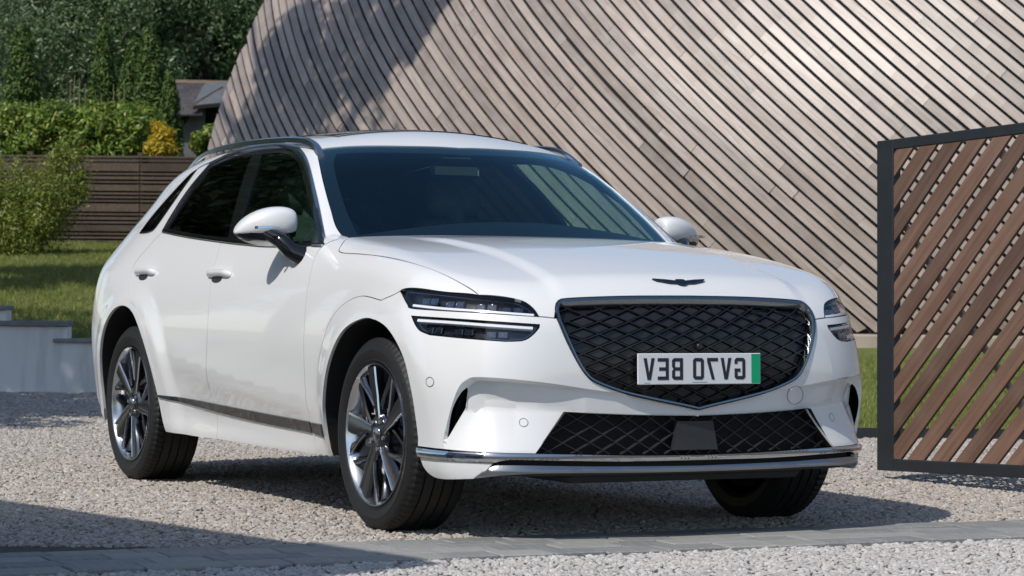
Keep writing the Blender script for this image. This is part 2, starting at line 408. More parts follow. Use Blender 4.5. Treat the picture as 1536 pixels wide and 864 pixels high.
def panel(name, outline, dom, mats, parent=None, holes=(), h=.022, gap=.0022, thick=.016, off=0., cons=(), disp=None, back=True, hole_mat=0):
    """outline: closed 3D line on the body. A sheet of the body surface with turned-in edges and a dark lining"""
    loops = [dom.to2(np.asarray(outline, float))]+[dom.to2(np.asarray(q, float)) for q in holes]
    loops = [q if area2(q) > 0 else q[::-1] for q in loops]
    loops = [inset(loops[0], gap)]+[inset(q, -gap) for q in loops[1:]]
    V, T, ids = fill(loops, h, [dom.to2(np.asarray(c, float)) for c in cons])
    f = lambda q: dom.to3(q)
    P = f(V); N = grad(P)
    NB = N
    if disp is not None:
        e = .002; d = disp(V); P = P-N*d[:,None]
        def g(q): A = f(q); return A-grad(A)*disp(q)[:,None]
        du = g(V+[e,0])-g(V-[e,0]); dv = g(V+[0,e])-g(V-[0,e]); n2 = np.cross(du, dv); n2 /= np.linalg.norm(n2,axis=1,keepdims=True)
        N = np.where((n2*N).sum(1,keepdims=True) < 0, -n2, n2)
    P = P+N*off
    fn = np.cross(P[T[:,1]]-P[T[:,0]], P[T[:,2]]-P[T[:,0]]).sum(0)
    if (fn*N[T[:,0]].mean(0)).sum() < 0: T = T[:, ::-1]; ids = [l[::-1] for l in ids]
    n = len(P); F = [tuple(t) for t in T]; mi = [0]*len(F); VV = [P]; top = len(F)
    if thick:
        VV.append(P-N*thick)
        for k, l in enumerate(ids):
            for a, b in zip(l, l[1:]+l[:1]):
                F.append((b, a, a+n, b+n) if k == 0 else (a, b, b+n, a+n)); mi.append(0 if k == 0 else hole_mat)
        if back: F += [tuple(t[::-1]+n) for t in T]; mi += [min(1, len(mats)-1)]*len(T)
    me = mesh(name, np.vstack(VV), F, mats, False, mi)
    sm = np.zeros(len(F), bool); sm[:top] = True; me.polygons.foreach_set('use_smooth', sm)
    if disp is None: tn = [tuple(N[i]) for t in F[:top] for i in t]
    else:                                # at creases each face takes whichever normal suits it
        fnn = np.cross(P[T[:,1]]-P[T[:,0]], P[T[:,2]]-P[T[:,0]]); fnn /= np.maximum(np.linalg.norm(fnn,axis=1,keepdims=True),1e-12); tn = []
        for t, q in zip(T, fnn):
            for i in t:
                d1, d2 = N[i]@q, NB[i]@q; tn.append(tuple(q) if max(d1, d2) < .955 else tuple(N[i]) if d1 >= d2 else tuple(NB[i]))
    cn = tn+[(0,0,0)]*sum(len(q) for q in F[top:])
    me.normals_split_custom_set(cn)
    return link(name, me, parent)
def mirror(o, parent=None, name=None):   # the same part on the car's other side
    me = o.data; k = len(me.vertices); V = np.empty(k*3); me.vertices.foreach_get('co', V); V = V.reshape(-1,3)*[1,-1,1]
    F = [tuple(reversed(p.vertices)) for p in me.polygons]
    m2 = mesh(me.name, V, F, list(me.materials), False, [p.material_index for p in me.polygons])
    sm = np.empty(len(F), bool); me.polygons.foreach_get('use_smooth', sm); m2.polygons.foreach_set('use_smooth', sm)
    if me.has_custom_normals:
        ln = np.empty(len(me.loops)*3); me.corner_normals.foreach_get('vector', ln); ln = ln.reshape(-1,3)*[1,-1,1]; cn = []
        for p in me.polygons: cn += [tuple(ln[i]) for i in reversed(range(p.loop_start, p.loop_start+p.loop_total))]
        m2.normals_split_custom_set(cn)
    elif sm.any(): m2.set_sharp_from_angle(angle=R(35))
    r = link(name or o.name.split('.')[0], m2, parent)
    for c in o.children: mirror(c, r)
    return r
def sweep(name, path, prof, mat, parent=None, closed=False, nrm=None, smooth=True, widths=None, cap=True):
    """profile [(across, out)] carried along a line on the body (out = surface normal)"""
    P = np.asarray(path, float); N = grad(P) if nrm is None else np.broadcast_to(np.asarray(nrm,float), P.shape)
    T = (np.roll(P,-1,0)-np.roll(P,1,0)) if closed else np.gradient(P, axis=0); T /= np.linalg.norm(T,axis=1,keepdims=True)
    L = np.cross(T, N); L /= np.linalg.norm(L,axis=1,keepdims=True); k = len(prof); n = len(P)
    ws = np.ones(n) if widths is None else np.asarray(widths)
    V = [P[i]+L[i]*a*ws[i]+N[i]*b for i in range(n) for a, b in prof]
    F = [(i*k+j, i*k+(j+1)%k, ((i+1)%n)*k+(j+1)%k, ((i+1)%n)*k+j) for i in range(n if closed else n-1) for j in range(k)]
    if cap and not closed: F += [tuple(range(k-1,-1,-1)), tuple((n-1)*k+j for j in range(k))]
    o = ob(name, V, F, mat, parent)
    return smooth_by_angle(o, 40) if smooth else o
def onto(P, dom): return dom.to3(dom.to2(np.asarray(P, float)))
# ---------------------------------------------------------------- site materials
gv = NT('gravel'); v = gv.coord((1,1,1)); vo = gv.n('TexVoronoi'); gv.l(v, vo.inputs[0]); vo.inputs['Scale'].default_value = 55
gcol = gv.mix(.5, gv.ramp(vo.outputs['Color'], [(0,(.05,.045,.04)),(.5,(.10,.09,.08)),(1,(.16,.15,.14))]), (.09,.08,.072)); gv.col(gcol); gv.set(Roughness=.95)  # sheet coloured dark to stand for shade in gaps between loose stones
iv = gv.n('Math', operation='SUBTRACT'); iv.inputs[0].default_value = 1.; gv.l(vo.outputs['Distance'], iv.inputs[1]); gv.bump(iv.outputs[0], .012); M['gravel'] = gv.m
def stone_mat(name, stops):
    m = NT(name); r = m.rnd(); c = m.ramp(r, stops); f = m.noise(m.coord(), 60, 3); c = m.mix(m.ramp(f, [(.3,(.0,)*3),(.8,(.35,)*3)]), c, (.22,.19,.165)); m.col(c); m.set(Roughness=.85); return m.m
M['stone'] = stone_mat('gravel_stone', [(0,(.25,.225,.20)),(.25,(.395,.362,.328)),(.5,(.50,.465,.427)),(.72,(.37,.33,.295)),(.86,(.59,.56,.525)),(.96,(.42,.325,.23)),(1,(.68,.655,.625))])
M['stone2'] = stone_mat('pale_gravel_stone', [(0,(.36,.345,.33)),(.3,(.50,.48,.46)),(.6,(.59,.57,.55)),(.85,(.44,.415,.39)),(1,(.70,.68,.66))])
pv = NT('paver_stone'); r_ = pv.rnd(); c = pv.ramp(r_, [(0,(.20,.207,.207)),(.5,(.26,.265,.258)),(1,(.33,.33,.315))]); f = pv.noise(pv.coord((6,40,40)), 1.5, 5); c = pv.mix(pv.ramp(f, [(.45,(0,)*3),(.8,(.55,)*3)]), c, (.46,.45,.41)); pv.col(c); pv.set(Roughness=.7); pv.bump(f, .003); M['paver'] = pv.m
wl = NT('white_render'); f = wl.noise(wl.coord((3.2,3.2,.5)), 2.0, 5); c = wl.ramp(f, [(.32,(.60,.60,.61)),(.5,(.76,.76,.77)),(.7,(.82,.82,.82))]); wl.col(c); wl.set(Roughness=.9); wl.bump(wl.noise(wl.coord(), 90, 2), .002); M['render'] = wl.m
cs = NT('coping_stone'); f = cs.noise(cs.coord((3,3,3)), 3, 5); c = cs.mix(.5, cs.ramp(f, [(.3,(.13,.13,.135)),(.6,(.23,.23,.235)),(.8,(.34,.34,.33))]), cs.ramp(cs.rnd(), [(0,(.17,.17,.18)),(1,(.30,.30,.30))])); cs.col(c); cs.set(Roughness=.9); cs.bump(f, .004); M['coping'] = cs.m
gr = NT('lawn_soil'); f = gr.noise(gr.coord(), 1.3, 5); f2 = gr.noise(gr.coord(), 40, 3); c = gr.ramp(f, [(.3,(.09,.125,.018)),(.55,(.135,.165,.03)),(.8,(.20,.20,.055))]); c = gr.mix(gr.ramp(f2, [(.4,(0,)*3),(.8,(.4,)*3)]), c, (.085,.115,.03)); gr.col(c); gr.set(Roughness=.9); gr.bump(f2, .02); M['lawn'] = gr.m
bl = NT('grass_blade'); c = bl.ramp(bl.rnd(), [(0,(.10,.14,.018)),(.5,(.16,.20,.032)),(.85,(.24,.245,.065)),(1,(.36,.31,.13))]); bl.col(c); bl.set(Roughness=.6); M['blade'] = bl.m
M['barnwood'] = wood('weathered_larch_board', [(.255,.197,.172),(.360,.288,.254),(.460,.390,.350),(.53,.475,.44)], .42, (.9,26,26), .0020, .46, 'Object', .7)
M['slat'] = wood('brown_hardwood_slat', [(.118,.062,.043),(.190,.106,.074),(.265,.158,.115),(.31,.23,.185)], .55, (1.4,40,40), .0012, .5)
M['brace_sunlit'] = wood('sunlit_brace_wood', [(.42,.33,.25),(.52,.42,.33),(.6,.5,.4),(.6,.5,.4)], .7)  # sunlight on the gate braces is put into this bright colour
M['steel'] = speck('anthracite_steel', (.018,.022,.027), .45, .12, 12, .0003)
M['fencewood'] = wood('dark_stained_fence_slat', [(.055,.036,.026),(.095,.066,.048),(.145,.105,.078),(.17,.14,.12)], .75, (.8,30,30), .001, .4)
M['void'] = speck('black_membrane', (.010,.009,.009), .9, .3, 8)
M['plinth'] = speck('plinth_stone', (.34,.29,.24), .9, .18, 3, .004)
tl_ = NT('roof_tile'); c = tl_.ramp(tl_.rnd(), [(0,(.045,.042,.045)),(1,(.085,.078,.08))]); tl_.col(c); tl_.set(Roughness=.7); M['tile'] = tl_.m
M['lead'] = speck('grey_lead', (.13,.14,.155), .5, .15, 6, .001); M['ridge'] = speck('ridge_tile', (.15,.11,.085), .8, .2, 8, .003); M['slatehang'] = speck('grey_wall_hanging', (.13,.125,.135), .8, .15, 5, .003)
def leafmat(name, stops, rough=.5, trans=.25):
    m = NT(name); g = m.n('NewGeometry'); c = m.ramp(g.outputs['Random Per Island'], stops); m.col(c); m.set(Roughness=rough)
    tb = m.n('BsdfTranslucent'); m.l(c, tb.inputs[0]); mx = m.n('MixShader'); mx.inputs[0].default_value = trans
    m.l(m.b.outputs[0], mx.inputs[1]); m.l(tb.outputs[0], mx.inputs[2]); m.l(mx.outputs[0], m.out.inputs[0]); return m.m
M['leafdark'] = leafmat('dark_tree_leaf', [(0,(0.055,0.106,0.039)),(.5,(0.098,0.168,0.066)),(.85,(0.168,0.246,0.103)),(1,(0.308,0.384,0.218))])
M['leafwillow'] = leafmat('grey_willow_leaf', [(0,(0.083,0.143,0.073)),(.5,(0.143,0.220,0.120)),(.9,(0.254,0.326,0.199)),(1,(0.445,0.535,0.371))])
M['conifer'] = leafmat('conifer_spray', [(0,(0.043,0.092,0.019)),(.5,(0.083,0.153,0.030)),(1,(0.148,0.220,0.046))], .6, .15)
M['laurel'] = leafmat('laurel_leaf', [(0,(0.081,0.153,0.023)),(.45,(0.156,0.251,0.036)),(.8,(0.270,0.360,0.058)),(1,(0.458,0.470,0.101))], .35, .3)
M['bushleaf'] = leafmat('shrub_leaf', [(0,(0.108,0.150,0.022)),(.5,(0.186,0.238,0.035)),(.85,(0.292,0.324,0.059)),(1,(0.429,0.404,0.109))], .45, .3)
M['yellow'] = leafmat('golden_conifer_spray', [(0,(.26,.25,.02)),(.4,(.46,.38,.025)),(.8,(.66,.46,.03)),(1,(.75,.50,.03))], .55, .25)
M['bark'] = speck('bark', (.07,.055,.042), .9, .35, 9, .01)
M['cane'] = plain('bamboo_cane', (.22,.19,.08), .6)
# ---------------------------------------------------------------- ground
def gpt(px, py): d = FW+RT*(px-768)/3854.76-UP*(py-432)/3854.76; t = -CAM[2]/d[2]; return CAM+d*t
S_ = 3000.
tag(ob('gravel_ground', [(-S_,-S_,0),(S_,-S_,0),(S_,S_,0),(-S_,S_,0)], [(0,1,2,3)], M['gravel']), 'loose beige gravel drive under the car', kind='structure')
# a row of pavers set flush across the gravel, four courses
m0 = np.array([.47,0,0]); pav_d = np.array([.055,1,0]); pav_d /= np.linalg.norm(pav_d); pav_n = np.array([pav_d[1],-pav_d[0],0])
pav = thing('paver_strip', 'blue grey paving strip crossing the gravel in front of the white car', 'paving', tuple(m0))
bed = MB(); bed.box(np.array([0,0,-.026])+pav_n*.315, (9.4,.66,.04), (pav_d, pav_n, (0,0,1))); bed.build('paver_bed', M['gravel'], pav)
for cidx in range(4):
    y = -4.6+rng.random()*.2
    while y < 4.4:
        L = rng.choice([.20,.24,.30,.34]); wdt_ = .152
        c = pav_d*(y+L/2)+pav_n*(.08+cidx*.157)+np.array([0,0,-.010+rng.normal()*.0016]); m = MB()
        a = rng.normal()*.006; e = pav_d*math.cos(a)+pav_n*math.sin(a); f = np.array([e[1],-e[0],0])
        tilt = np.array([0,0,1])+e*rng.normal()*.004+f*rng.normal()*.006; e = e-tilt*(e@tilt); f = np.cross(tilt, e)
        m.box(c, (L-.007, wdt_-.006, .05), (e, f, tilt), 0, .004); m.build('paver', M['paver'], pav); y += L
# ---------------------------------------------------------------- loose stones
def scatter(name, verts, faces, dens, mat, smin_, smax_, seed, base, label=None, flat=.65, zoff=0.):
    o = ob(name, verts, faces, mat); ng = bpy.data.node_groups.new(name+'_nodes', 'GeometryNodeTree')
    ng.interface.new_socket('Geometry', in_out='INPUT', socket_type='NodeSocketGeometry'); ng.interface.new_socket('Geometry', in_out='OUTPUT', socket_type='NodeSocketGeometry')
    N_ = ng.nodes.new; L_ = ng.links.new; gi = N_('NodeGroupInput'); go = N_('NodeGroupOutput')
    dp = N_('GeometryNodeDistributePointsOnFaces'); dp.inputs['Density'].default_value = dens; dp.inputs['Seed'].default_value = seed; L_(gi.outputs[0], dp.inputs['Mesh'])
    j = N_('GeometryNodeGeometryToInstance')
    for k in range(4): base(ng, N_, L_, j, k, mat)
    ip = N_('GeometryNodeInstanceOnPoints'); L_(dp.outputs['Points'], ip.inputs['Points']); L_(j.outputs[0], ip.inputs['Instance']); ip.inputs['Pick Instance'].default_value = True
    rr = N_('FunctionNodeRandomValue'); rr.data_type = 'FLOAT_VECTOR'; rr.inputs[0].default_value = (-.5,-.5,0) if flat < 1 else (-.35,-.35,0); rr.inputs[1].default_value = (.5,.5,6.283) if flat < 1 else (.35,.35,6.283); L_(rr.outputs[0], ip.inputs['Rotation'])
    rs = N_('FunctionNodeRandomValue'); rs.data_type = 'FLOAT'; rs.inputs[2].default_value = smin_; rs.inputs[3].default_value = smax_; rs.inputs['Seed'].default_value = 5; L_(rs.outputs[1], ip.inputs['Scale'])
    L_(ip.outputs[0], go.inputs[0]); md = o.modifiers.new('scatter', 'NODES'); md.node_group = ng
    tag(o, label, kind='stuff'); return o
def pebble(ng, N_, L_, j, k, mat):
    ic = N_('GeometryNodeMeshIcoSphere'); ic.inputs['Radius'].default_value = 1.; ic.inputs['Subdivisions'].default_value = 2
    nz = N_('ShaderNodeTexNoise'); nz.noise_dimensions = '4D'; nz.inputs['W'].default_value = k*3.7; nz.inputs['Scale'].default_value = .9; nz.inputs['Detail'].default_value = 1.5
    po = N_('GeometryNodeInputPosition'); sb = N_('ShaderNodeVectorMath'); sb.operation = 'SUBTRACT'; L_(nz.outputs['Color'], sb.inputs[0]); sb.inputs[1].default_value = (.5,.5,.5)
    sc = N_('ShaderNodeVectorMath'); sc.operation = 'SCALE'; L_(sb.outputs[0], sc.inputs[0]); sc.inputs['Scale'].default_value = 1.5
    sp = N_('GeometryNodeSetPosition'); L_(ic.outputs[0], sp.inputs['Geometry']); L_(sc.outputs[0], sp.inputs['Offset'])
    tr = N_('GeometryNodeTransform'); L_(sp.outputs[0], tr.inputs[0]); tr.inputs['Scale'].default_value = [(1,.75,.6),(1.1,.9,.55),(.8,.8,.7),(1.25,.7,.5)][k]
    sm = N_('GeometryNodeSetMaterial'); L_(tr.outputs[0], sm.inputs[0]); sm.inputs['Material'].default_value = mat; L_(sm.outputs[0], j.inputs[0])
def tuft(ng, N_, L_, j, k, mat):
    jn = N_('GeometryNodeJoinGeometry')
    for b in range(5):
        cn = N_('GeometryNodeMeshCone'); cn.inputs['Vertices'].default_value = 3; cn.inputs['Radius Bottom'].default_value = .05; cn.inputs['Radius Top'].default_value = .0; cn.inputs['Depth'].default_value = 1.
        cn.fill_type = 'NONE'; tr = N_('GeometryNodeTransform'); L_(cn.outputs[0], tr.inputs[0]); a = b*1.257+k
        tr.inputs['Translation'].default_value = (.22*math.cos(a), .22*math.sin(a), -.05); tr.inputs['Rotation'].default_value = (.5*math.sin(a+k), .55*math.cos(a*1.3), a); tr.inputs['Scale'].default_value = (1,.5,.7+.12*((b+k)%4)); L_(tr.outputs[0], jn.inputs[0])
    sm = N_('GeometryNodeSetMaterial'); L_(jn.outputs[0], sm.inputs[0]); sm.inputs['Material'].default_value = mat; L_(sm.outputs[0], j.inputs[0])
# gravel between the paver strip and the lawn, and the paler gravel in front of it (camera side)
pl_far = lambda y: m0[0]+.055*y-.005; pl_near = lambda y: m0[0]+.055*y+.648
def strip_quads(D0, D1, nd, lo=-1e9, hi=1e9, wid=.235, right=None):
    V = []; F = []; Ds = np.geomspace(D0, D1, nd+1); nx = 40
    for D in Ds:
        for t in np.linspace(-wid, wid, nx+1): V.append(ground(t*D, D, .0))
    for i in range(nd):
        for k in range(nx):
            q = (i*(nx+1)+k, i*(nx+1)+k+1, (i+1)*(nx+1)+k+1, (i+1)*(nx+1)+k); c = np.mean([V[a] for a in q], 0)
            u = c[0]-.055*c[1]-m0[0]
            if lo < u < hi: F.append(q)
    return V, F
V, F = strip_quads(9.0, 12.2, 60, hi=.025); scatter('gravel_stones', V, F, 2700, M['stone'], .0065, .0155, 3, pebble, 'small beige gravel stones round the car')
V, F = strip_quads(12.2, 16.4, 40, hi=.025); scatter('gravel_stones', V, F, 1900, M['stone'], .008, .017, 4, pebble, 'beige gravel stones behind the car')
V, F = strip_quads(16.4, 23.6, 40); F = [f for f in F if np.mean([V[a] for a in f], 0)[1] < 3.4]; scatter('gravel_stones', V, F, 1000, M['stone'], .010, .019, 5, pebble, 'beige gravel stones by the white wall')
V, F = strip_quads(7.6, 10.2, 40, lo=.628); scatter('gravel_stones', V, F, 2800, M['stone2'], .007, .016, 6, pebble, 'pale grey gravel stones in front of the paving strip')
# ---------------------------------------------------------------- lawns
def sheet(name, fn, u0, u1, nu, v0, v1, nv, mat, label):
    us, vs = np.linspace(u0, u1, nu+1), np.linspace(v0, v1, nv+1); V = [fn(u, v_) for v_ in vs for u in us]; k = nu+1
    F = [(j*k+i, j*k+i+1, (j+1)*k+i+1, (j+1)*k+i) for j in range(nv) for i in range(nu)]
    o = ob(name, V, F, mat, None, True); tag(o, label, kind='structure'); return V, F
LAWN_R = lambda Rm, D: .035+.30*sst(16.5, 29, D)+.012*math.sin(Rm*1.7+D*.6)
Vr, Fr = sheet('lawn', lambda r, D: ground(r, D, LAWN_R(r, D) if D > 16.55 else -.02), -.55, 16, 66, 16.4, 60, 60, M['lawn'], 'mown grass between the gravel and the boarded barn')
edge = MB(); p0, p1 = ground(-.55, 16.38, .02), ground(16, 16.38, .02); d_ = (p1-p0)/np.linalg.norm(p1-p0); edge.box((p0+p1)/2, (16.55,.012,.10), (d_, np.cross((0,0,1), d_), (0,0,1))); tag(edge.build('lawn_edging', M['steel']), 'thin dark metal edging between gravel and grass', 'edging')
F2 = [f for f in Fr if 16.55 < (np.mean([Vr[a] for a in f], 0)[:2]-CAM[:2])@np.array([math.cos(YAW), math.sin(YAW)]) < 26 and (np.mean([Vr[a] for a in f], 0)[:2]-CAM[:2])@R0[:2] < 7]
scatter('grass', Vr, F2, 700, M['blade'], .035, .075, 8, tuft, 'short grass blades of the lawn by the barn', flat=2)
WALL_D = 22.7
def LAWN_L(r, D): return .50+.055*(D-WALL_D)+.10*sst(0,6,D-WALL_D)-.10*sst(-5.2,-3.2,r)*sst(8,0,D-WALL_D)+.02*math.sin(r*.9+D*.5)
Vl, Fl = sheet('lawn_bank', lambda r, D: ground(r, D, LAWN_L(r, D)), -22, -.6, 70, WALL_D+.02, 110, 90, M['lawn'], 'sloping mown lawn above the white garden wall')
F3 = [f for f in Fl if (np.mean([Vl[a] for a in f], 0)[:2]-CAM[:2])@np.array([math.cos(YAW), math.sin(YAW)]) < 42.5 and -9.5 < (np.mean([Vl[a] for a in f], 0)[:2]-CAM[:2])@R0[:2] < -2.5]
scatter('grass', Vl, F3, 260, M['blade'], .05, .10, 9, tuft, 'short grass blades of the lawn bank', flat=2)
# ---------------------------------------------------------------- white stepped wall with coping
wall = thing('garden_wall', 'low white rendered wall with stepped grey coping below the lawn', 'wall', tuple(ground(-4.4, WALL_D, 0)))
def wl_box(r0, r1, z0, z1, dep, mat, name, D=WALL_D, ch=.006):
    m = MB(); f = np.array([math.cos(YAW), math.sin(YAW), 0]); rr = np.array([R0[0], R0[1], 0])
    c = ground((r0+r1)/2, D, (z0+z1)/2)-ground(-4.4, WALL_D, 0); m.box(c, (r1-r0, dep, z1-z0), (rr, f, (0,0,1)), 0, ch); return m.build(name, mat, wall)
zz = lambda py: .8958+(432-py)/3854.76*WALL_D-.036
rx = lambda px: (px-768)/3854.76*WALL_D
steps = [(-40,14,448,455),(14,105,471,479),(105,320,497,503)]
prof = []; xs0 = -9.5
for i, (a, b, zt, zb_) in enumerate(steps):
    r1 = rx(b) if i < 2 else rx(330); prof += [(xs0+4.4, zz(zb_)), (r1+4.4, zz(zb_))]; r0 = xs0; cx_ = r0-(.0 if i == 0 else .12)
    n = max(1, int(round((r1+.02-cx_)/.62))); xs0 = r1
    for k in range(n):
        e0 = cx_+(r1+.02-cx_)*k/n; e1 = cx_+(r1+.02-cx_)*(k+1)/n
        wl_box(e0, e1-.006, zz(zb_)+.002, zz(zt)+rng.normal()*.003, .30, M['coping'], 'coping_stone')
m = MB(); m.prism([(-5.1,-.1)]+prof+[(prof[-1][0],-.1)], (R0[0],R0[1],0), (0,0,1), -.11*np.array([math.cos(YAW),math.sin(YAW),0]), .22*np.array([math.cos(YAW),math.sin(YAW),0])); m.build('wall_face', M['render'], wall)
# ---------------------------------------------------------------- slatted fence at the top of the lawn
FD = 42.; fence = thing('slatted_fence', 'dark brown fence of narrow and wide horizontal slats at top of lawn', 'fence', tuple(ground(-5, FD, 1.4)))
f_org = ground(-5, FD, 1.4)
fz = lambda py: .8958+(432-py)/3854.76*FD-.06
f_rr = np.array([R0[0], R0[1], 0]); f_ff = np.array([math.cos(YAW), math.sin(YAW), 0])
ztop, zbot = fz(222), fz(371); z = zbot+.04; k = 0; rows = []
while z < ztop-.02:
    hgt = [.130,.034,.034,.034][k % 4] if k % 8 < 4 else [.10,.034,.046,.034][k % 4]; rows.append((z, hgt)); z += hgt+.027; k += 1
cuts = [-11.5,-9.7,-7.9,-6.1,-4.3,-2.5,-.7]
for a, b in zip(cuts, cuts[1:]):
    for z, hgt in rows:
        m = MB(); c = ground((a+b)/2, FD+rng.normal()*.003, z+hgt/2)-f_org; m.box(c, (b-a-.012,.022,hgt), (f_rr, f_ff, (0,0,1)), 0, .003); m.build('slat', M['fencewood'], fence)
for a in cuts:
    m = MB(); m.box(ground(a, FD+.06, (ztop+zbot)/2)-f_org, (.09,.09,ztop-zbot+.10), (f_rr, f_ff, (0,0,1)), 0, .004); m.build('post', M['fencewood'], fence)
m = MB(); m.box(ground(-6, FD+.16, (ztop+zbot)/2)-f_org, (11.2,.03,ztop-zbot), (f_rr, f_ff, (0,0,1))); m.build('backing_board', M['void'], fence)
# ---------------------------------------------------------------- boarded barn with a bowed, diagonally boarded shell
BD0, BR = 28.4, 17.93; bz0 = .50
bc = ground((2134.4-768)/3854.76*BD0, BD0+BR, 0); e_r = np.array([R0[0], R0[1], 0]); e_f = f_ff
barn = thing('barn', 'large bowed barn clad in weathered diagonal larch boards behind the car', 'barn', tuple(bc))
def shell(phi, z, out=0.):               # phi from the point nearest the road, negative to the left
    zz_ = z-bz0; r = BR-.0695*zz_*zz_+.0679*zz_+out; return e_r*r*math.sin(phi)-e_f*r*math.cos(phi)+np.array([0,0,z])
def sh_n(phi, z): a = shell(phi+1e-3, z)-shell(phi-1e-3, z); b = shell(phi, z+1e-3)-shell(phi, z-1e-3); n = np.cross(a, b); return n/np.linalg.norm(n)
PH0, PH1, ZT = -R(54.2), R(-4.), 6.2
nph, nz_ = 60, 16; V = [shell(p_, z, -.045) for z in np.linspace(bz0-.02, ZT, nz_+1) for p_ in np.linspace(PH0+.004, PH1-.004, nph+1)]
F = [(j*(nph+1)+i, j*(nph+1)+i+1, (j+1)*(nph+1)+i+1, (j+1)*(nph+1)+i) for j in range(nz_) for i in range(nph)]
# closing back and top
n0 = len(V); V += [tuple(np.array([0,0,z])) for z in np.linspace(bz0-.02, ZT, nz_+1)]
F += [(j*(nph+1), (j+1)*(nph+1), n0+j+1, n0+j) for j in range(nz_)]+[((j+1)*(nph+1)-1, n0+j, n0+j+1, (j+2)*(nph+1)-1) for j in range(nz_)]
F += [(nz_*(nph+1)+i, nz_*(nph+1)+i+1, n0+nz_) for i in range(nph)]
ob('membrane', V, F, M['void'], barn)
cand = []; alpha = R(39.95); slope = math.tan(alpha); pitch = .212
def bpath(p0, z): return p0-(z-bz0)/slope/BR     # boards fall to the right
for i in range(-1, 160):
    pb = PH0+i*pitch/BR; z = bz0+.015*(i % 2); z_ = bz0+.01-rng.random()*2.2
    while z_ < ZT:
        ln = rng.choice([1.9,2.4,2.9,3.4,3.9]); za, zb_ = max(z_, bz0+.01), min(z_+ln*.70, ZT); z_ += ln*.70
        if zb_-za < .05: continue
        # clip to the shell's ends
        zs = np.linspace(za, zb_, 60); ok = [(PH0 < bpath(pb, q) < PH1) for q in zs]
        if not any(ok): continue
        cut = not ok[-1]; zs = zs[np.array(ok)]
        if zs[-1]-zs[0] > .05: cand.append((pb, zs[0]+.0012, zs[-1]-.0012+.4*cut))
def board_geo(pb, za, zb_):              # a plank with square ends, cut off along the shell's verge
    n = max(2, int((zb_-za)/.35)+1); hw = .0510+rng.normal()*.0016; o_ = rng.normal()*.0016; o2_ = o_+rng.normal()*.0030; jit = rng.normal()*.0022; row = []
    for sg in (1, -1):
        pe = pb+(jit+sg*hw/math.sin(alpha))/BR; lim = bz0+(pe-PH0)*slope*BR; a_, b_ = za+sg*hw*math.cos(alpha), zb_+sg*hw*math.cos(alpha)
        a_ = max(bz0+.004, a_); b_ = min(b_, lim, ZT)
        if b_ < a_+.01: b_ = a_+.01
        row.append([(bpath(pe, z), z) for z in np.linspace(a_, b_, n+1)])
    V = []
    for (p1, z1), (p2, z2) in zip(*row): V += [shell(p1, z1, -.022), shell(p1, z1, o_), shell(p2, z2, o2_), shell(p2, z2, -.022)]
    F = [(a*4+k, (a+1)*4+k, (a+1)*4+k+1, a*4+k+1) for a in range(n) for k in range(3)]+[(0,1,2,3),(n*4+3,n*4+2,n*4+1,n*4)]
    return V, F
def vis(c3):                             # how large a board shows in the picture
    pb, za, zb_ = c3; z = (za+zb_)/2; p_ = shell(bpath(pb, z), z)+bc-CAM; D = p_@FW; x, y = p_@RT/D*3854.76, -(p_@UP)/D*3854.76
    L = (zb_-za)/D; return L*(1. if abs(x) < 800 and abs(y) < 480 else .02)*(.1 if x > -450 and x < 450 and y > 30 else 1.)
cand.sort(key=vis, reverse=True)
def board_frame(V, F, name):             # object axes along the board so that the grain runs with it
    V = np.array(V); t = V[-4]-V[0]; t /= np.linalg.norm(t); n = np.cross(V[2]-V[1], t); n /= np.linalg.norm(n); b = np.cross(n, t); o = V.mean(0)
    A = np.stack([t, b, n], 1); me = mesh(name, (V-o)@A, F, M['barnwood']); ob_ = link(name, me, barn); ob_.matrix_local = Matrix(((*A[0],o[0]),(*A[1],o[1]),(*A[2],o[2]),(0,0,0,1))); return ob_
for c3 in cand[:300]: board_frame(*board_geo(*c3), 'board')
m = MB()
for c3 in cand[300:]: m.add(*board_geo(*c3))
if m.V: tag(m.build('boards', M['barnwood'], barn), kind='stuff')
V = []; nn2 = 80
for p_ in np.linspace(PH0-.01, PH1, nn2+1):
    for z, o_ in ((-.3,.06),(bz0-.04,.06),(bz0-.015,.045),(bz0-.015,-.3)): V.append(shell(p_, max(z, bz0-.02), o_)*[1,1,0]+np.array([0,0,z]))
ob('plinth', V, [(i*4+k, (i+1)*4+k, (i+1)*4+k+1, i*4+k+1) for i in range(nn2) for k in range(3)]+[(0,1,2,3)], M['plinth'], barn)
# ---------------------------------------------------------------- gate: steel frame, diagonal slats on the front, braces behind
GA, GB = at(1321, 705, 12.75), at(1536, 717, 11.80); gx = GB-GA; gx /= np.linalg.norm(gx); gu = UP.copy()   # the leaf hangs plumb, its rails follow the slope
gn = np.cross(gx, gu); gn /= np.linalg.norm(gn)
if gn@(CAM-GA) < 0: gn = -gn
def gput(name, V, F, mat, d):            # object axes along the piece so that the grain runs with it
    V = np.array([gx*v[0]+gu*v[1]+gn*v[2] for v in V]); t = gx*d[0]+gu*d[1]; t /= np.linalg.norm(t); b_ = np.cross(gn, t); A = np.stack([t, b_, gn], 1); o = V.mean(0)
    o_ = link(name, mesh(name, (V-o)@A, F, mat), gate); o_.matrix_local = Matrix(((*A[0],o[0]),(*A[1],o[1]),(*A[2],o[2]),(0,0,0,1))); return o_
GH = 493/3854.76*12.75; GW = 3.4; fwid = .132
gate = thing('gate', 'open gate with anthracite steel frame and diagonal brown wooden slats', 'gate', tuple(GA))
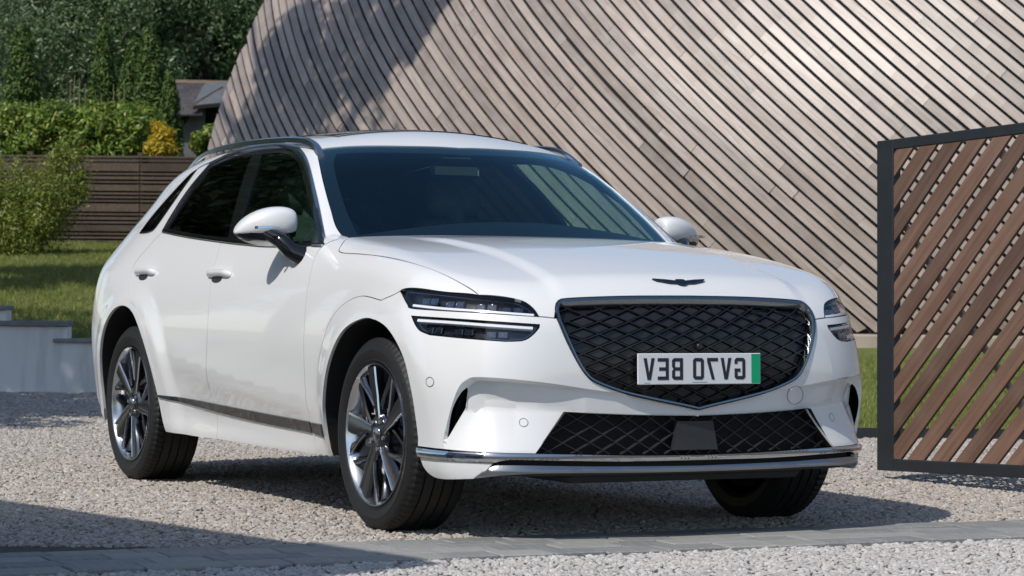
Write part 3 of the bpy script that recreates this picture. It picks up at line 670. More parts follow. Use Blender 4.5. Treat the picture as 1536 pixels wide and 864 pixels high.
def gbar(name, a, b, w_, d_, off, mat):
    a, b = np.asarray(a, float), np.asarray(b, float); t = b-a; L = np.linalg.norm(t); t /= L; m = MB()
    m.box((0,0,0), (L,w_,d_), np.array([[t[0],t[1],0],[-t[1],t[0],0],[0,0,1]]), 0, .004); c = (a+b)/2
    return gput(name, [(v[0]+c[0], v[1]+c[1], v[2]+off) for v in m.V], m.F, mat, t)
gbar('frame_post', (fwid/2,0), (fwid/2,GH), fwid, .05, 0, M['steel']); gbar('frame_post', (GW-fwid/2,0), (GW-fwid/2,GH), fwid, .05, 0, M['steel'])
gbar('frame_rail', (fwid+.001,GH-.0255), (GW-fwid-.001,GH-.0255), .051, .046, 0, M['steel']); gbar('frame_rail', (fwid+.001,.029), (GW-fwid-.001,.029), .058, .046, 0, M['steel'])
gx0, gx1, gy0, gy1 = fwid+.002, GW-fwid-.002, .060, GH-.053
gd_ = np.array([math.cos(R(41.)), math.sin(R(41.))]); gp = .183
def gslat(c, name, w_, thick, off, mat, d):  # a slat cut to the frame opening, its ends mitred to the frame
    n_ = np.array([-d[1], d[0]]); poly = [c-d*5-n_*w_/2, c+d*5-n_*w_/2, c+d*5+n_*w_/2, c-d*5+n_*w_/2]
    for ax_i, lim, sg in ((0,gx0,1),(0,gx1,-1),(1,gy0,1),(1,gy1,-1)):
        out = []
        for p_, q_ in zip(poly, poly[1:]+poly[:1]):
            a, b = sg*(p_[ax_i]-lim), sg*(q_[ax_i]-lim)
            if a >= 0: out.append(p_)
            if a*b < 0: out.append(p_+(q_-p_)*a/(a-b))
        poly = out
        if len(poly) < 3: return
    A = np.array(poly)
    if abs(area2(A)) < .004: return
    m = MB(); m.prism([tuple(q) for q in A], (1,0,0), (0,1,0), (0,0,off-thick/2), (0,0,thick)); return gput(name, m.V, m.F, mat, d)
for k in range(-12, 26): gslat(np.array([gx0+.02+k*gp, GH/2-.25]), 'slat',   .086+rng.normal()*.001, .016, .012+rng.normal()*.0008, M['slat'], gd_)
gb_ = np.array([math.cos(R(-45.)), math.sin(R(-45.))])
for c in ((.58,.80),(1.62,.80),(2.66,.80)): gslat(np.array(c), 'brace', .028, .02, -.016, M['brace_sunlit'], gb_)
# the other leaf, standing open on the near left outside the picture, throws the striped shade over the strip
leaf = thing('slatted_screen', 'horizontal slatted timber screen standing beside the drive out at the left', 'screen', (-.9,-4.55,0))
ld = np.array([3.0,.62,0]); LL = np.linalg.norm(ld); ld /= LL; lnn = np.array([-ld[1], ld[0], 0])
k = 0; z = .05
while z < 3.05:
    hgt = [.13,.05,.05][k % 3] if z > .3 else .13; m = MB(); m.box(ld*1.45+np.array([0,0,z+hgt/2]), (3.5,.022,hgt), (ld, lnn, (0,0,1)), 0, .003); m.build('slat', M['fencewood'], leaf); z += hgt+.018; k += 1
for a in (-.26,1.0,2.1,3.16): m = MB(); m.box(ld*a+lnn*-.06+np.array([0,0,1.5]), (.09,.09,3.1), (ld, lnn, (0,0,1)), 0, .004); m.build('post', M['fencewood'], leaf)
# ---------------------------------------------------------------- grey roofed house beyond the fence
HD = 52.; hs_ = HD/3854.76
house = thing('house', 'dark tiled house roof with grey dormer just visible beyond the fence', 'house', tuple(at(290, 430, HD)))
h_o = at(290, 430, HD)
def hp(px, py, dD=0.): return at(px, py, HD+dD)-h_o
def hpoly(name, pts, mat, th=.06, parent=house):
    P = np.array([hp(*p_) for p_ in pts]); n = np.cross(P[1]-P[0], P[2]-P[0]); n /= np.linalg.norm(n); n = n if n@FW > 0 else -n; k = len(P)
    V = np.vstack([P, P+n*th]); F = [tuple(range(k)), tuple(range(2*k-1, k-1, -1))]+[(i, (i+1)%k, k+(i+1)%k, k+i) for i in range(k)]; return ob(name, V, F, mat, parent)
hpoly('wall', [(225,168,.6),(420,168,.6),(420,440,.6),(225,440,.6)], M['void'], .2)
for r in range(9):                       # main roof, tiles in courses
    y0, y1 = 122+r*5.4, 122+(r+1)*5.4+.8; d0, d1 = 1.5-r*.28, 1.5-(r+1)*.28
    for c in range(9):
        x0 = 205+c*11+(5 if r % 2 else 0)
        hpoly('tile', [(x0,y0,d0),(x0+10.7,y0,d0),(x0+10.7,y1,d1-.05),(x0,y1,d1-.05)], M['tile'], .03)
hpoly('ridge', [(200,118,1.4),(345,121,1.4),(345,126,1.3),(200,123,1.3)], M['ridge'], .12)
dm = hpoly('dormer_roof', [(306,126,.6),(345,122,.8),(345,152,-1.0),(289,158,-1.0)], M['lead'], .05)
hpoly('hip_tile', [(286,157,-1.12),(334,129,.2),(336,133,.2),(290,161,-1.12)], M['ridge'], .08)
hpoly('fascia', [(288,159,-1.1),(345,153,-1.1),(345,158,-1.1),(290,164,-1.1)], M['void'], .05)
hpoly('hung_wall', [(292,164,-.7),(307,164,-.7),(307,260,-.7),(262,260,-.7),(270,198,-.7)], M['slatehang'], .1)
hpoly('window_recess', [(307.3,160,-.55),(345,158,-.55),(345,225,-.55),(307.3,225,-.55)], M['gloss'], .05)
# ---------------------------------------------------------------- plants
def leaf_cloud(pts, dirs, size, asp, rg, droop=0., fold=.25):
    """one small folded leaf (two triangles) at every point, facing roughly along dirs"""
    n = len(pts); d = dirs+rg.normal(0,.55,(n,3)); d /= np.linalg.norm(d,axis=1,keepdims=True)
    t = rg.normal(0,1,(n,3)); t[:,2] -= droop*1.5; t -= d*(t*d).sum(1,keepdims=True); t /= np.linalg.norm(t,axis=1,keepdims=True); b = np.cross(d, t)
    s = size*(.6+.8*rg.random((n,1))); a = pts+t*s; c = pts-t*s; l = pts+b*s*asp+d*s*fold*.5; r = pts-b*s*asp+d*s*fold*.5
    V = np.stack([a, l, c, r], 1).reshape(-1,3); i = np.arange(n)*4; F = np.stack([i, i+1, i+2, i+3], 1); return V, F
def fast_mesh(name, V, F, mat):
    me = bpy.data.meshes.new(name); me.vertices.add(len(V)); me.vertices.foreach_set('co', np.asarray(V, np.float32).ravel())
    me.loops.add(F.size); me.loops.foreach_set('vertex_index', F.astype(np.int32).ravel()); me.polygons.add(len(F)); me.polygons.foreach_set('loop_start', (np.arange(len(F))*F.shape[1]).astype(np.int32))
    me.materials.append(mat); me.update(calc_edges=True); return me
def clumps(centres, radii, per, rg, shell_=.55):
    P = []; Dn = []
    for c, r in zip(centres, radii):
        n = per; u = rg.normal(0,1,(n,3)); u /= np.linalg.norm(u,axis=1,keepdims=True); q = r*(shell_+(1-shell_)*rg.random((n,1))**.6)*u; P.append(c+q); Dn.append(u)
    return np.vstack(P), np.vstack(Dn)
def trunk_mesh(h, r, rg, limbs=7, spread=.35, wob=.03):
    m = MB(); z = np.linspace(0, h*.92, 9); x = np.cumsum(rg.normal(0,wob*h/9,9)); y = np.cumsum(rg.normal(0,wob*h/9,9)); sp = np.stack([x-x[0],y-y[0],z],-1); m.tube(sp, np.linspace(r, r*.12, 9), 7)
    for k in range(limbs):
        i = 2+int(rg.random()*5); a = rg.random()*6.28; L = h*spread*(.6+.5*rg.random()); m.tube([sp[i], sp[i]+np.array([math.cos(a)*L*.5, math.sin(a)*L*.5, L*.35]), sp[i]+np.array([math.cos(a)*L, math.sin(a)*L, L*.8])], [r*.38,r*.22,r*.05], 5)
    return m
def broad_tree(name, h, rad, mat, seed, n=42, per=330, size=.13, asp=.42, droop=.0, z0=.16):
    rg = np.random.default_rng(seed); C = []; Rr = []
    for _ in range(n):
        t = rg.random(); z = h*(z0+(1-z0)*t); w_ = rad*math.sin(math.pi*min(.97,(t*.80+.16)))**.8; a = rg.random()*6.28; q = w_*math.sqrt(rg.random())*.95
        C.append((q*math.cos(a), q*math.sin(a), z)); Rr.append(rad*(.20+.17*rg.random()))
    P, Dn = clumps(np.array(C), Rr, per, rg, .45); P[:,2] = np.maximum(P[:,2], .1)
    if droop: P[:,2] -= droop*rg.random(len(P))**2*rad*.6
    Dn[:,2] += .5; V, F = leaf_cloud(P, Dn, size, asp, rg, droop)
    return fast_mesh(name+'_crown', V, F, mat), trunk_mesh(h, h*.022, rg, 9)
def place_tree(kind, cm, tm, loc, label, sc=1., rot=0., group=None, cat='tree'):
    t = thing(kind, label, cat, loc, rot, group); t.scale = (sc,)*3; c = link('crown', cm, t)
    tr = link('trunk', tm, t) if tm else None; return t
def to_mesh(m, name, mat): return mesh(name, m.V, m.F, mat, True)
kinds = [broad_tree('willow', 9., 3.0, M['leafwillow'], 11, 70, 950, .050, .28, .6), broad_tree('oak', 9., 3.2, M['leafdark'], 12, 64, 850, .056, .42), broad_tree('ash', 9., 2.7, M['leafdark'], 13, 66, 850, .054, .38, .25)]
kinds = [(c, to_mesh(t, 'trunk', M['bark'])) for c, t in kinds]
GZ = lambda D: LAWN_L(-12, min(D, 105))
def tl_loc(px, D, z=None): return tuple(ground((px-768)/3854.76*D, D, GZ(D) if z is None else z))
rows_ = [(-60,58,0,1.25,'grey green willow with drooping leaves at the far left of the tree belt'),(60,62,1,1.30,'dark tree behind the tall clipped conifer column'),(150,60,0,1.15,'grey green willow between the two pairs of conifers'),
         (235,64,2,1.35,'dark tree rising behind the feathery twin conifers'),(310,60,1,1.2,'dark tree above the grey house roof'),(385,66,0,1.3,'grey green willow showing beside the barn edge'),(450,62,2,1.3,'dark tree half hidden by the barn boards'),
         (205,76,0,1.8,'tall willow at the back over the hedge end'),(295,80,2,1.85,'tall dark tree at the back over the house ridge'),(390,78,1,1.8,'tall dark tree at the back next to the barn'),
         (110,57,2,.95,'smaller dark tree low behind the hedge')]
for i, (px, D, k, sc, lb) in enumerate(rows_): place_tree('broadleaf_tree', *kinds[k], tl_loc(px, D, 1.5), lb, sc, i*1.7, 'trees behind the garden')
# columnar conifers
def conifer(h, rad, seed, n=420, per=80, size=.048, feather=0.):
    rg = np.random.default_rng(seed); C = []; Rr = []
    for _ in range(n):
        t = rg.random()**1.1; w_ = rad*(1-t**2.2)**.7*(.75+.25*min(1,t*6)); a = rg.random()*6.28; q = w_*(.55+.45*rg.random()); C.append((q*math.cos(a), q*math.sin(a), h*t)); Rr.append(rad*(.20+.12*rg.random()))
    P, Dn = clumps(np.array(C), Rr, per, rg, .3); P[:,2] = np.maximum(P[:,2], .02)+feather*rg.random(len(P))**2; Dn[:,2] += 1.1; V, F = leaf_cloud(P, Dn, size, .28, rg, -.8)
    m = trunk_mesh(h, .06, rg, 0); return fast_mesh('crown', V, F, M['conifer']), to_mesh(m, 'trunk', M['bark'])
def scl(D): return D/3854.76
for px, pyt, wpx, D, seed, lb, ft in ((30,40,76,47.5,21,'tall dense clipped conifer column at the left',0),(152,52,56,48.5,22,'slim feathery conifer in the middle of the hedge line',.3),(196,75,60,48.2,23,'left one of the feathery twin conifers',.3),(222,60,70,47.8,24,'right and taller one of the feathery twin conifers',.35),(252,120,46,47.2,25,'short dark conifer next to the house roof',.2)):
    z0 = fz(222)-1.2; ht_ = (.8958+(432-pyt)*scl(D))-z0; c, t = conifer(ht_, wpx*scl(D)/2, seed, feather=ft); place_tree('conifer', c, t, tl_loc(px, D, z0), lb, 1., 0, 'conifers along the hedge')
def shrub(name, blobs, mat, seed, size, asp, label, loc, per=260, droop=0., cat='shrub', stems=8, group=None, spiky=0.):
    rg = np.random.default_rng(seed); C = np.array([b[:3] for b in blobs], float); P, Dn = clumps(C, [b[3] for b in blobs], per, rg, .35)
    if spiky: P = P+Dn*(rg.random((len(P),1))**3)*spiky
    Dn[:,2] += .4; V, F = leaf_cloud(P, Dn, size, asp, rg, droop); t = thing(name, label, cat, loc, 0, group); link('foliage', fast_mesh('foliage', V, F, mat), t)
    m = MB()
    for b in blobs[:stems]: m.tube([(b[0]*.3,b[1]*.3,-.4 if b[2] < 1 else 0),(b[0]*.7,b[1]*.7,b[2]*.5),(b[0],b[1],b[2])], [.03,.02,.008], 5)
    m.build('stem', M['bark'], t); return t
rg = np.random.default_rng(31)
def blob_row(x0, x1, z0, z1, n, r0, r1, dep=.7):    # blobs in view axes: right, along, up
    out = []
    for _ in range(n):
        a = x0+(x1-x0)*rg.random(); d = (rg.random()-.5)*dep; q = R0[:2]*a+f_ff[:2]*d; out.append((q[0], q[1], z0+(z1-z0)*rg.random(), r0+(r1-r0)*rg.random()))
    return out
def px2(px, D): return (px-768)/3854.76*D
HGD = 43.6; zt_, zb2 = .8958+(432-163)*scl(HGD), .8958+(432-232)*scl(HGD)
shrub('laurel_hedge', blob_row(px2(-60,HGD)-px2(80,HGD), px2(72,HGD)-px2(80,HGD), zb2-zb2+.1, zt_-zb2-.05, 70, .16,.30), M['laurel'], 41, .050, .34, 'bright leafy hedge behind the fence at the far left', tuple(ground(px2(80,HGD), HGD, zb2)), 330, .4, 'hedge')
shrub('laurel_hedge', blob_row(px2(78,HGD)-px2(150,HGD), px2(216,HGD)-px2(150,HGD), .05, zt_-zb2-.02, 76, .16,.30), M['laurel'], 42, .055, .30, 'bright leafy hedge tumbling over the fence beside the golden conifer', tuple(ground(px2(150,HGD), HGD, zb2)), 340, .5, 'hedge')
GD = 42.9; b_ = [(rg.normal()*.09, rg.normal()*.09, .05+.75*k/20, .19*(1-.75*k/20)) for k in range(21)]
shrub('golden_conifer', [(R0[0]*(x_)+f_ff[0]*y_, R0[1]*x_+f_ff[1]*y_, z_, r_) for x_, y_, z_, r_ in [(-.13,0,.08,.16),(.02,0,.12,.20),(.17,0,.08,.16)]]+[(x_,y_,z_*.60+.02,r_*.95) for x_,y_,z_,r_ in b_], M['yellow'], 43, .05, .25, 'golden yellow conifer bush above the fence', tuple(ground(px2(238,GD), GD, .8958+(432-224)*scl(GD))), 160, -.6, stems=3)
shrub('green_bush', blob_row(-.16,.22,.0,.42,14,.10,.16,.3), M['laurel'], 44, .05, .4, 'small bright green bush in front of the grey hung wall', tuple(ground(px2(307,43.4), 43.4, .8958+(432-224)*scl(43.4))), 170)
SD = 37.5; z0 = LAWN_L(-7, SD)
shrub('garden_shrub', blob_row(-1.0,.35,.10,1.05,52,.16,.30,.9)+[(R0[0]*a,R0[1]*a,z_,r_) for a, z_, r_ in ((.25,1.25,.16),(.42,1.35,.13),(.52,1.1,.14),(.58,.85,.12),(.35,1.5,.12),(.68,1.2,.08),(.60,1.45,.09),(.72,.95,.09),(-.2,1.25,.2),(-.6,1.3,.2))], M['bushleaf'], 45, .030, .30, 'loose light green shrub on the lawn in front of the fence', tuple(ground(px2(50,SD), SD, z0)), 420, .3, spiky=.22)
cane = thing('bamboo_canes', 'thin bare bamboo canes standing up behind the hedge', 'bamboo', tuple(ground(px2(130,45), 45, zb2)))
for k, (px, tp) in enumerate([(100,118),(108,108),(116,112),(125,120),(150,135),(168,120),(176,128),(183,122)]):
    m = MB(); a = px2(px,45)-px2(130,45); h_ = .8958+(432-tp)*scl(45)-zb2; q = R0[:2]*a; m.tube([(q[0],q[1],0),(q[0]+.02,q[1],h_*.5),(q[0]+rg.normal()*.06,q[1],h_)], [.014,.012,.005], 5); m.build('cane', M['cane'], cane)
# trees out of the picture on the left whose shade falls on the wall, lawn and barn
tall = broad_tree('beech', 10., 3.1, M['leafdark'], 19, 40, 330, .13, .5, 0., .36); tall = (tall[0], to_mesh(tall[1], 'trunk', M['bark']))
high = broad_tree('poplar', 13., 2.7, M['leafdark'], 20, 24, 260, .12, .5, 0., .52); high = (high[0], to_mesh(high[1], 'trunk', M['bark']))
for i, (r, D, k, sc, lb) in enumerate([(-7.5,28.4,high,.98,'slim high crowned tree standing left of the lawn opposite the barn end'),(-6.9,15.6,tall,.66,'smaller dark tree standing beside the drive nearest the camera'),(-7.9,18.2,tall,.9,'tall dark tree beside the drive left of the white wall'),(-9.6,26.5,tall,1.0,'tall dark tree at the left edge of the lawn'),(-12.5,23,kinds[1],1.0,'spreading dark tree left of the lawn, behind the tall ones')]):
    place_tree('broadleaf_tree', *k, tuple(ground(r, D, .0 if D < 22 else LAWN_L(r, D))), lb, sc, i*2.1, 'trees along the left boundary')
# ---------------------------------------------------------------- the car
car = thing('car', 'white sport utility vehicle with black diamond mesh grille parked on the gravel', 'car')
PI_ = [M['paint'], M['inner']]; YM = np.array([1,-1,1])
AF_ = spline([(-.556,.25),(-.545,.37),(-.510,.475),(-.413,.629),(-.275,.751),(-.103,.801),(.026,.797),(.156,.758),(.268,.667),(.312,.547),(.320,.426),(.317,.34),(.315,.25)], .03)
AR_ = spline([(-3.335,.32),(-3.315,.46),(-3.27,.60),(-3.19,.72),(-3.07,.804),(-2.927,.829),(-2.776,.798),(-2.643,.708),(-2.545,.59),(-2.492,.461),(-2.472,.33),(-2.462,.25)], .03)
def arc_pts(xc, *_): return S3(*(AF_ if xc == 0 else AR_))   # wheel openings, from the rear foot over the top to the front foot
W_side = T3((-.651,.780),(-.786,.765),(-.94,.739),(-1.218,.668),(-1.377,.617))*1.0
W_side = W_side*[1,-1,1]
W_side = T3(*[(p[0],p[1]) for p in W_side])
DLO_low = S3((-.725,1.089),(-1.25,1.097),(-1.607,1.111),(-1.885,1.126),(-2.375,1.157),(-2.73,1.185))
DLO_top = S3((-2.73,1.185),(-2.705,1.26),(-2.66,1.38),(-2.60,1.497),(-2.456,1.540),(-2.245,1.561),(-1.962,1.557),(-1.662,1.526),(-1.49,1.491),(-1.291,1.422),(-1.014,1.271),(-.779,1.117),(-.725,1.089))
# --- side body with pillars and rear quarter
gq = S3((-2.435,.25),(-2.445,.42),(-2.478,.52),(-2.522,.605),(-2.60,.728),(-2.725,.815),(-2.846,.862),(-2.925,.93),(-2.955,1.006),(-2.925,1.06),(-2.83,1.13),(-2.73,1.185))
quarter = chain(S3((-2.74,1.476),(-2.808,1.443),(-2.93,1.349),(-3.037,1.258),(-3.10,1.181)), S3((-3.10,1.181),(-2.945,1.185),(-2.868,1.208),(-2.80,1.314),(-2.758,1.412),(-2.74,1.476)))
roof_edge = T3((-1.377,-.617),(-1.8,-.60),(-2.4,-.585),(-3.0,-.555),(-3.4,-.51),(-3.50,-.50))
tail_edge = np.vstack([roof_edge[-1:], S3((-3.66,1.22),(-3.70,1.05),(-3.71,.8),(-3.71,.5),(-3.66,.27))])
outl = chain(W_side, roof_edge, tail_edge, np.vstack([tail_edge[-1:], S3((-3.36,.26))]),
             np.vstack([S3((-3.36,.26)), arc_pts(-WB, ARX, ARZ, .30, .27)[:1]]) if False else np.vstack([S3((-3.36,.26)), arc_pts(-WB, ARX, ARZ, .32, .26)[:1]]),
             arc_pts(-WB, ARX, ARZ, .32, .26), np.vstack([arc_pts(-WB, ARX, ARZ, .32, .26)[-1:], gq[:1]]), gq, DLO_top,
             np.vstack([DLO_top[-1:], W_side[:1]]))
bs = panel('side_body', outl, CANT, PI_, car, holes=[quarter], gap=.0012)
qg = panel('quarter_window', quarter, CANT, [M['privacy']], bs, gap=.001, off=-.004, thick=0)
sweep('window_trim', np.vstack([quarter]), [(-.006,-.004),(.006,-.004),(.006,.004),(-.006,.004)], M['gloss'], bs, closed=True)
# --- fender, doors
gf = S3((-.725,1.089),(-.739,1.05),(-.717,.949),(-.703,.816),(-.700,.664),(-.712,.50),(-.722,.38),(-.715,.25))
gd = S3((-1.89,1.127),(-1.846,1.001),(-1.812,.883),(-1.795,.738),(-1.815,.57),(-1.845,.45),(-1.86,.25))
lamp_c = S3((.151,.906)); hood_side = np.vstack([T3((-.631,-.786),(-.575,-.845),(-.527,-.870)), T3((-.35,-.868),(-.174,-.864),(.189,-.848),(.379,-.819),(.494,-.786))[0:], N3((-.809,.895))])
fl = S3((-.600,.25),(-.588,.45),(-.557,.60),(-.513,.69),(-.447,.783),(-.336,.850),(-.164,.886),(.037,.872))
af = arc_pts(0, AFX, AFZ, .25, .36)
lamp_top = N3((-1.157,.907),(-1.132,.915),(-.945,.906),(-.809,.895))
outl = chain(gf, np.vstack([gf[-1:], fl[:1]]), fl, np.vstack([fl[-1:], S3((.130,.893)), lamp_top[:1]]), lamp_top, hood_side[::-1],
             np.vstack([hood_side[:1], gf[:1]]))
fender = panel('front_fender', outl, CANT, PI_, car)
arch_foot = np.vstack([fl[:1], af[:1]])
atop = np.array([k for k in af if k[0] <= .02]); 
outl = chain(fl, np.vstack([fl[-1:], atop[-1:]]), atop[::-1], np.vstack([atop[:1], fl[:1]]))
arch_trim = panel('arch_trim', outl, CANT, PI_, car, gap=.0008, h=.015)
fd_bot = np.vstack([gf[-1:], S3((-1.2,.246)), gd[-1:]])
k = 4
outl = chain(gf, fd_bot, gd[::-1], DLO_low[:4][::-1] if False else np.vstack([gd[:1], DLO_low[:3][::-1]]))
crx = np.linspace(-2.42,-.77,90); cr_ = [SIDE.to3(np.stack([crx[k], ZC(crx[k])+dz], -1)) for dz in (-.012,.0,.012) for k in (crx > -1.80,)]
fdoor = panel('front_door', outl, SIDE, PI_, car, cons=cr_)
outl = chain(gd, np.vstack([gd[-1:], S3((-2.1,.246)), gq[:1]]), gq, np.vstack([DLO_low[4:][::-1], gd[:1]]))
cr_ = [SIDE.to3(np.stack([crx[k], ZC(crx[k])+dz], -1)) for dz in (-.012,.0,.012) for k in ((crx < -1.86),)]
rdoor = panel('rear_door', outl, SIDE, PI_, car, cons=cr_)
# --- side glass with its dark surround
fg = chain(S3((-1.985,1.521),(-1.871,1.522),(-1.669,1.508),(-1.504,1.475),(-1.338,1.417),(-1.042,1.264),(-.802,1.117)), S3((-.802,1.117),(-.80,1.106)), S3((-.80,1.106),(-1.3,1.112),(-1.72,1.132)), S3((-1.72,1.132),(-1.76,1.253),(-1.86,1.40),(-1.985,1.521)))
rg = chain(S3((-2.665,1.197),(-2.61,1.329),(-2.575,1.470)), S3((-2.575,1.470),(-2.52,1.490),(-2.348,1.522),(-2.12,1.525)), S3((-2.12,1.525),(-1.98,1.37),(-1.87,1.21),(-1.835,1.140)), S3((-1.835,1.140),(-2.30,1.166),(-2.665,1.197)))
dlo = chain(DLO_low, DLO_top)
sur = panel('window_surround', dlo, CANT, [M['gloss'], M['inner']], car, holes=[fg, rg], gap=.0005, off=-.003, thick=.02, h=.02)
wf = panel('window', fg, CANT, [M['sideglass']], fdoor, gap=-.002, off=-.008, thick=0)
wr = panel('window', rg, CANT, [M['privacy']], rdoor, gap=-.002, off=-.008, thick=0)
bl = spline(DLO_low, .02)
sweep('belt_trim', bl, [(-.011,-.003),(.011,-.003),(.011,.003),(.004,.006),(-.011,.004)], M['gloss'], sur)
sweep('belt_chrome', bl-[0,0,.004]+grad(bl)*.005, [(-.0055,0),(.0055,0),(.004,.004),(-.004,.004)], M['chrome'], sur)
tl = spline(DLO_top[3:-1], .02); wd = np.interp(np.linspace(0,1,len(tl)), [0,.15,.6,.85,1], [.6,1.,1.,.6,.28])
sweep('window_trim', tl, [(-.026,.0),(.004,.0),(.004,.005),(-.010,.007),(-.026,.003)], M['satin'], sur, widths=wd)
tq = spline(S3((-2.735,1.482),(-2.68,1.496),(-2.60,1.508),(-2.49,1.536)), .02); sweep('window_trim', tq, [(-.012,.0),(.006,.0),(.006,.004),(-.012,.004)], M['satin'], sur, widths=np.linspace(.35,1.,len(tq)))
tr = spline(DLO_top[:4], .02)
sweep('window_trim', tr, [(-.012,.0),(.004,.0),(.004,.005),(-.012,.004)], M['satin'], sur)
# --- handles
def handle(x0, x1, z, parent):
    MBh = MB(); xs = np.linspace(x0, x1, 15); n = len(xs); t = np.linspace(-1,1,n)
    P = side(xs, z+0*xs+.006*(1-t*t)); N = grad(P)
    V = []; k = 10
    for i in range(n):
        hgt = .0165*(1-abs(t[i])**6*.35); o = .030*(1-abs(t[i])**8*.75)
        for q in range(k):
            a = 2*math.pi*q/k; V.append(P[i]+np.array([0,0,1])*hgt*math.sin(a)+N[i]*(o*.55+o*.5*math.cos(a)-.004))
    F = [(i*k+j, i*k+(j+1)%k, (i+1)*k+(j+1)%k, (i+1)*k+j) for i in range(n-1) for j in range(k)]+[tuple(range(k)), tuple((n-1)*k+j for j in range(k-1,-1,-1))]
    smooth_by_angle(ob('door_handle', V, F, M['paint'], parent), 50)
    xc = x0+.42*(x1-x0); zc = z-.017; t = np.linspace(0, 2*math.pi, 25)[:-1]
    Q = S3(*[(xc+.062*math.cos(a), zc+.017*math.sin(a)) for a in t])
    panel('handle_shade', Q, SIDE, [M['sensor'], M['inner']], parent, gap=0, off=.0012, thick=.004, h=.02)  # dark plate on the door skin, painted shade of the grip hollow
handle(-1.885, -1.600, .972, fdoor); handle(-2.875, -2.592, .984, rdoor)
# --- side strip, mottled black
st = chain(S3((-2.46,.413),(-2.40,.423),(-1.6,.403),(-.90,.386),(-.730,.382)), S3((-.730,.382),(-.728,.338)), S3((-.728,.338),(-1.4,.355),(-2.0,.383),(-2.46,.413)))
strip = panel('side_strip', st, SIDE, [M['trimmark'], M['inner']], car, gap=0, off=.007, thick=.010, h=.02)
st2 = chain(S3((-.712,.380),(-.59,.378)), S3((-.59,.378),(-.59,.328)), S3((-.59,.328),(-.712,.337)), S3((-.712,.337),(-.712,.380)))
strip2 = panel('side_strip', st2, SIDE, [M['trimmark'], M['inner']], car, gap=0, off=.007, thick=.010, h=.02)
# --- bonnet, windscreen, roof
gr_top = N3((-.553,.866),(-.545,.877),(-.522,.883),(-.421,.889),(-.248,.894),(-.013,.896),(0,.896))
gr_top[-1][1] = 0
hs = hood_side.copy(); lamp_in = N3((-.809,.895),(-.699,.885),(-.655,.872),(-.622,.847),(-.603,.820))
MODE[0] = 1
hs[0] = T3((-.640,-.786))[0]
right = chain(T3((-.645,0),(-.648,-.3),(-.650,-.6),(-.640,-.786)), hs, lamp_in, np.vstack([lamp_in[-1:], N3((-.553,.815))]), np.vstack([N3((-.553,.815),(-.553,.866))]), gr_top, closed=False)
right[0][1] = right[-1][1] = 0
outl = np.vstack([right, (right*YM)[::-1][1:-1]])
hood = panel('hood', outl, BON, PI_, car, h=.022)
MODE[0] = 2
wtop = T3((-1.377,-.617),(-1.345,-.5),(-1.275,-.25),(-1.245,0)); wbot = T3((-.575,0),(-.58,-.4),(-.605,-.68),(-.645,-.782)); W_side0 = W_side; W_side = np.vstack([wbot[-1:], W_side[1:]])
right = chain(wbot, W_side, wtop, closed=False); right[0][1] = right[-1][1] = 0
wso = np.vstack([right, (right*YM)[::-1][1:-1]])
ws = panel('windscreen', wso, TOP, [M['ws']], car, gap=.001, off=-.003, thick=0, h=.03)
ins = chain(T3((-.70,0),(-.71,-.4),(-.735,-.66),(-.75,-.70)), T3((-.75,-.70),(-.94,-.675),(-1.19,-.615),(-1.295,-.56)), T3((-1.295,-.56),(-1.28,-.5),(-1.215,-.25),(-1.185,0)), closed=False)
ins[0][1] = ins[-1][1] = 0; ins = np.vstack([ins, (ins*YM)[::-1][1:-1]])
panel('windscreen_border', wso, TOP, [M['gloss']], ws, holes=[ins], gap=.001, off=-.006, thick=.003, h=.03)
MODE[0] = 0
right = chain(wtop[::-1], roof_edge, np.vstack([roof_edge[-1:], T3((-3.53,-.3),(-3.54,0))]), closed=False); right[0][1] = right[-1][1] = 0
outl = np.vstack([right, (right*YM)[::-1][1:-1]])
roof = panel('roof', outl, TOP, [M['paint'], M['lining']], car, gap=.001, h=.03)
sr = [(-1.52,-.46),(-2.55,-.46),(-2.55,.46),(-1.52,.46)]; sr = chain(*[T3(sr[i], sr[(i+1)%4]) for i in range(4)], h=.03)
panel('sunroof', sr, TOP, [M['gloss']], roof, gap=0, off=.004, thick=.006, h=.05)
e2 = tail_edge[:-1]
right = chain(np.vstack([T3((-3.54,0),(-3.53,-.3),(-3.50,-.50))]), e2, np.vstack([S3((-3.71,.5)), S3((-3.66,.27))]), closed=False)
bot = REAR.to3(np.array([REAR.to2(S3((-3.66,.27)))[0], [REAR.to2(S3((-3.66,.27)))[0][0], 0]]))
right = np.vstack([right, spline(bot, .03)[1:]]); right[0][1] = 0
outl = np.vstack([right, (right*YM)[::-1][1:-1]])
tailgate = panel('tailgate', outl, REAR, PI_, car, gap=.001, h=.035)
u0, u1 = REAR.to2(np.array([[-3.52,0,1.43],[-3.80,0,1.12]]))[:,0]
rw = chain(*[REAR.to3(np.array(q)) for q in ([(u0,-.42),(u1,-.62)],[(u1,-.62),(u1,.62)],[(u1,.62),(u0,.42)],[(u0,.42),(u0,-.42)])])
panel('rear_window', rw, REAR, [M['gloss']], tailgate, gap=0, off=.003, thick=.006, h=.04)
